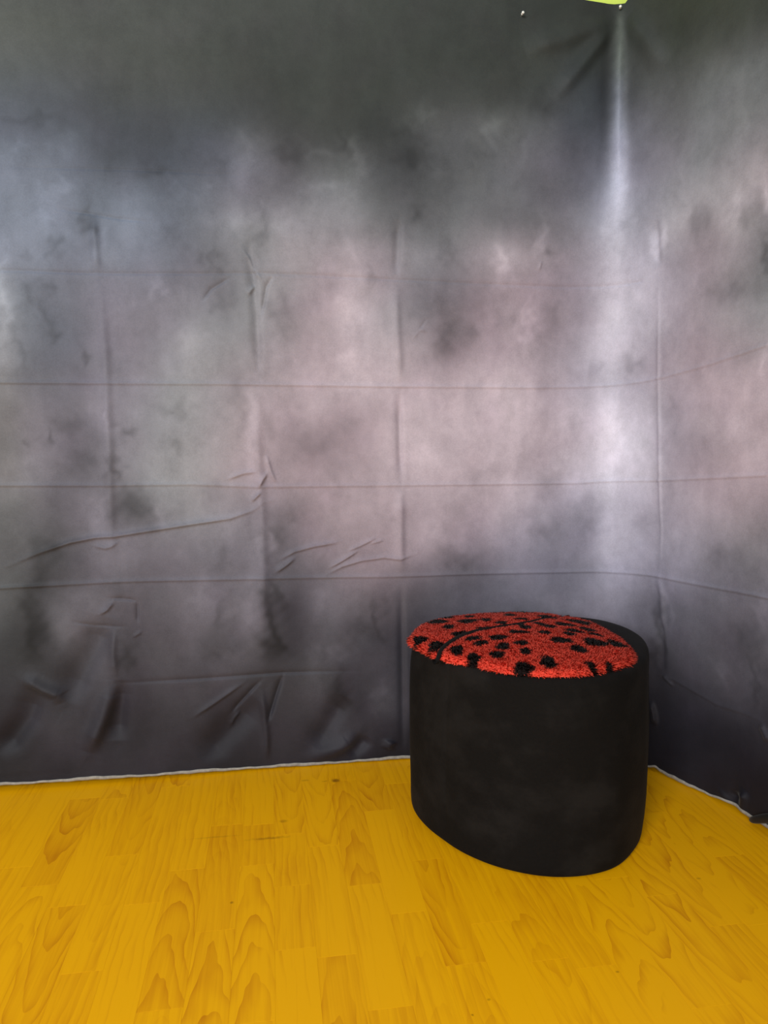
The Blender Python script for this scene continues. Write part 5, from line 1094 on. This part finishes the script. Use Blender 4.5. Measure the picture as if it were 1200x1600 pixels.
def extents(s):
    t_hi, t_lo = [], []
    n = len(os_)
    for i in range(n):
        j = (i + 1) % n
        if (os_[i] - s) * (os_[j] - s) <= 0 and os_[i] != os_[j]:
            q = (s - os_[i]) / (os_[j] - os_[i])
            t_hi.append(ot_[i] + q * (ot_[j] - ot_[i]))
    return min(t_hi), max(t_hi)


smin, smax = os_.min() + 1e-4, os_.max() - 1e-4
NS, NTT = 130, 70
sa = (smin + smax) / 2 - (smax - smin) / 2 * np.cos(np.linspace(0.02, np.pi - .02, NS))
for side in (1, -1):
    P = np.zeros((NS, NTT, 3))
    edge = np.zeros((NS, NTT))
    for i, s in enumerate(sa):
        lo, hi = extents(s)
        g = np.interp(s, sl_s, sl_t)
        gw = np.interp(s, [0, .06, .5], [.0060, .0050, .0035])
        if side > 0:
            a0, a1 = min(g + gw, hi - .0005), hi
        else:
            a0, a1 = max(g - gw, lo + .0005), lo
        tq = .5 - .5 * np.cos(np.linspace(0, np.pi, NTT))
        t = a0 + (a1 - a0) * tq
        x = A_[0] + s * es[0] + t * et[0]
        y = A_[1] + s * es[1] + t * et[1]
        dd = np.minimum(np.abs(t - a0), cf(x, y) - np.hypot(x - CC[0], y - CC[1]))
        dd = np.minimum(dd, min(s - smin, smax - s) + .002)
        dd = np.clip(dd, 0, .012)
        pad = -.002 + .011 * np.sqrt(np.clip(1 - (1 - dd / .012) ** 2, 0, 1))
        P[i, :, 0], P[i, :, 1], P[i, :, 2] = x, y, dome(x, y) + pad
        edge[i] = dd
    pl = P.reshape(-1, 3)
    q = grid_quads(NS, NTT)
    if side < 0:
        q = q[:, ::-1]
    me = mesh_np('plush_panel', to_local(pl), q)
    point_colour(me, 'dye', dye(pl[:, 0], pl[:, 1]))
    panel = obj('plush_panel', me, M_PLUSH, ottoman)
    panel['label'] = 'red plush half with black spots, behind the slit' if side > 0 else 'red plush half with black spots, in front of the slit'
    # pile: short tapering tufts standing on the panel
    tri = np.vstack([q[:, [0, 1, 2]], q[:, [0, 2, 3]]])
    a, b_, c_ = pl[tri[:, 0]], pl[tri[:, 1]], pl[tri[:, 2]]
    nr = np.cross(b_ - a, c_ - a)
    ar = np.linalg.norm(nr, axis=1)
    ok = ar > 1e-12
    a, b_, c_, nr, ar = a[ok], b_[ok], c_[ok], nr[ok], ar[ok]
    nr = nr / ar[:, None]
    nr[nr[:, 2] < 0] *= -1
    npile = int(46000 * (ar.sum() / .30))
    pick = rs.choice(len(ar), npile, p=ar / ar.sum())
    r1, r2 = rs.rand(npile, 1), rs.rand(npile, 1)
    fl = (r1 + r2) > 1
    r1[fl], r2[fl] = 1 - r1[fl], 1 - r2[fl]
    root = a[pick] + r1 * (b_ - a)[pick] + r2 * (c_ - a)[pick]
    nn = nr[pick]
    # clumped lean
    cxy = root[:, :2]
    cl = np.stack([np.sin(cxy[:, 0] * 210 + 3 * np.sin(cxy[:, 1] * 90)) + .6 * np.sin(cxy[:, 1] * 330), np.cos(cxy[:, 1] * 190 + 3 * np.sin(cxy[:, 0] * 110)) + .6 * np.sin(cxy[:, 0] * 290), np.zeros(npile)], 1)
    outw = root - np.array([CC[0], CC[1], .40])
    outw[:, 2] = 0
    outw /= np.linalg.norm(outw, axis=1)[:, None] + 1e-9
    rr = np.hypot(cxy[:, 0] - CC[0], cxy[:, 1] - CC[1]) / cf(cxy[:, 0], cxy[:, 1])
    ws = (cxy - A_) @ es
    wt = (cxy - A_) @ et - np.interp(ws, sl_s, sl_t)
    away = np.exp(-np.abs(wt) / .006)[:, None] * np.array([et[0] * side, et[1] * side, 0])
    d = nn * .8 + cl * .20 + away * .7 + rs.normal(0, .13, (npile, 3)) + outw * (np.clip((rr - .80) / .2, 0, 1) * .55)[:, None]
    d /= np.linalg.norm(d, axis=1)[:, None]
    ln_ = (.0042 + .0022 * rs.rand(npile))[:, None]
    ln_ = ln_ * (1 + .7 * np.clip((rr - .86) / .14, 0, 1))[:, None]
    bend = np.stack([rs.normal(0, 1, npile), rs.normal(0, 1, npile), np.zeros(npile)], 1) * .0016
    sd = np.cross(d, rs.normal(0, 1, (npile, 3)))
    sd /= np.linalg.norm(sd, axis=1)[:, None] + 1e-9
    wd = .00115
    p0a, p0b = root - sd * wd, root + sd * wd
    mid = root + d * ln_ * .55 + bend * .4
    p1a, p1b = mid - sd * wd * .75, mid + sd * wd * .75
    tip = root + d * ln_ + bend + np.array([0, 0, -.001])
    pv = np.stack([p0a, p0b, p1a, p1b, tip], 1).reshape(-1, 3)
    base = (np.arange(npile) * 5)[:, None]
    tris = np.vstack([base + [0, 1, 3], base + [0, 3, 2], base + [2, 3, 4]])
    me = mesh_np('plush_pile', to_local(pv), tris)
    dc = dye(root[:, 0], root[:, 1], rs.normal(0, .10, npile)) * (0.92 + .16 * rs.rand(npile, 1))
    point_colour(me, 'dye', np.repeat(dc, 5, axis=0) * np.tile(np.array([.95, .95, 1.0, 1.0, 1.06]), npile)[:, None])
    nrm = np.repeat(nn * 1.0 + d * .3, 5, axis=0)
    nrm /= np.linalg.norm(nrm, axis=1)[:, None]
    me.normals_split_custom_set_from_vertices(nrm.tolist())
    pile = obj('plush_pile', me, M_PLUSH, panel)
    pile['kind'] = 'stuff'

# black band lying in the slit between the two plush halves
sq = np.linspace(sl_s[0] - .012, sl_s[-1] - .012, 60)
cv = []
for s in sq:
    t = np.interp(s, sl_s, sl_t)
    x, y = A_[0] + s * es[0] + t * et[0], A_[1] + s * es[1] + t * et[1]
    q = (s - sq[0]) / (sq[-1] - sq[0])
    r = .0062 - .0032 * q
    z = dome(x, y) + .0132 - .0045 * q
    if s < sl_s[0] + .004:
        z -= .010
    for j in range(10):
        a = 2 * math.pi * j / 10
        cv.append((x + et[0] * r * math.cos(a), y + et[1] * r * math.cos(a), z - .004 + .006 * math.sin(a)))
a = np.arange(len(sq) * 10).reshape(len(sq), 10)
a = np.hstack([a, a[:, :1]])
cq = np.stack([a[:-1, :-1], a[1:, :-1], a[1:, 1:], a[:-1, 1:]], -1).reshape(-1, 4)
band = obj('centre_band', mesh_np('centre_band', to_local(cv), cq), M_VELVET, ottoman)
band['label'] = 'narrow black line running across the red plush'
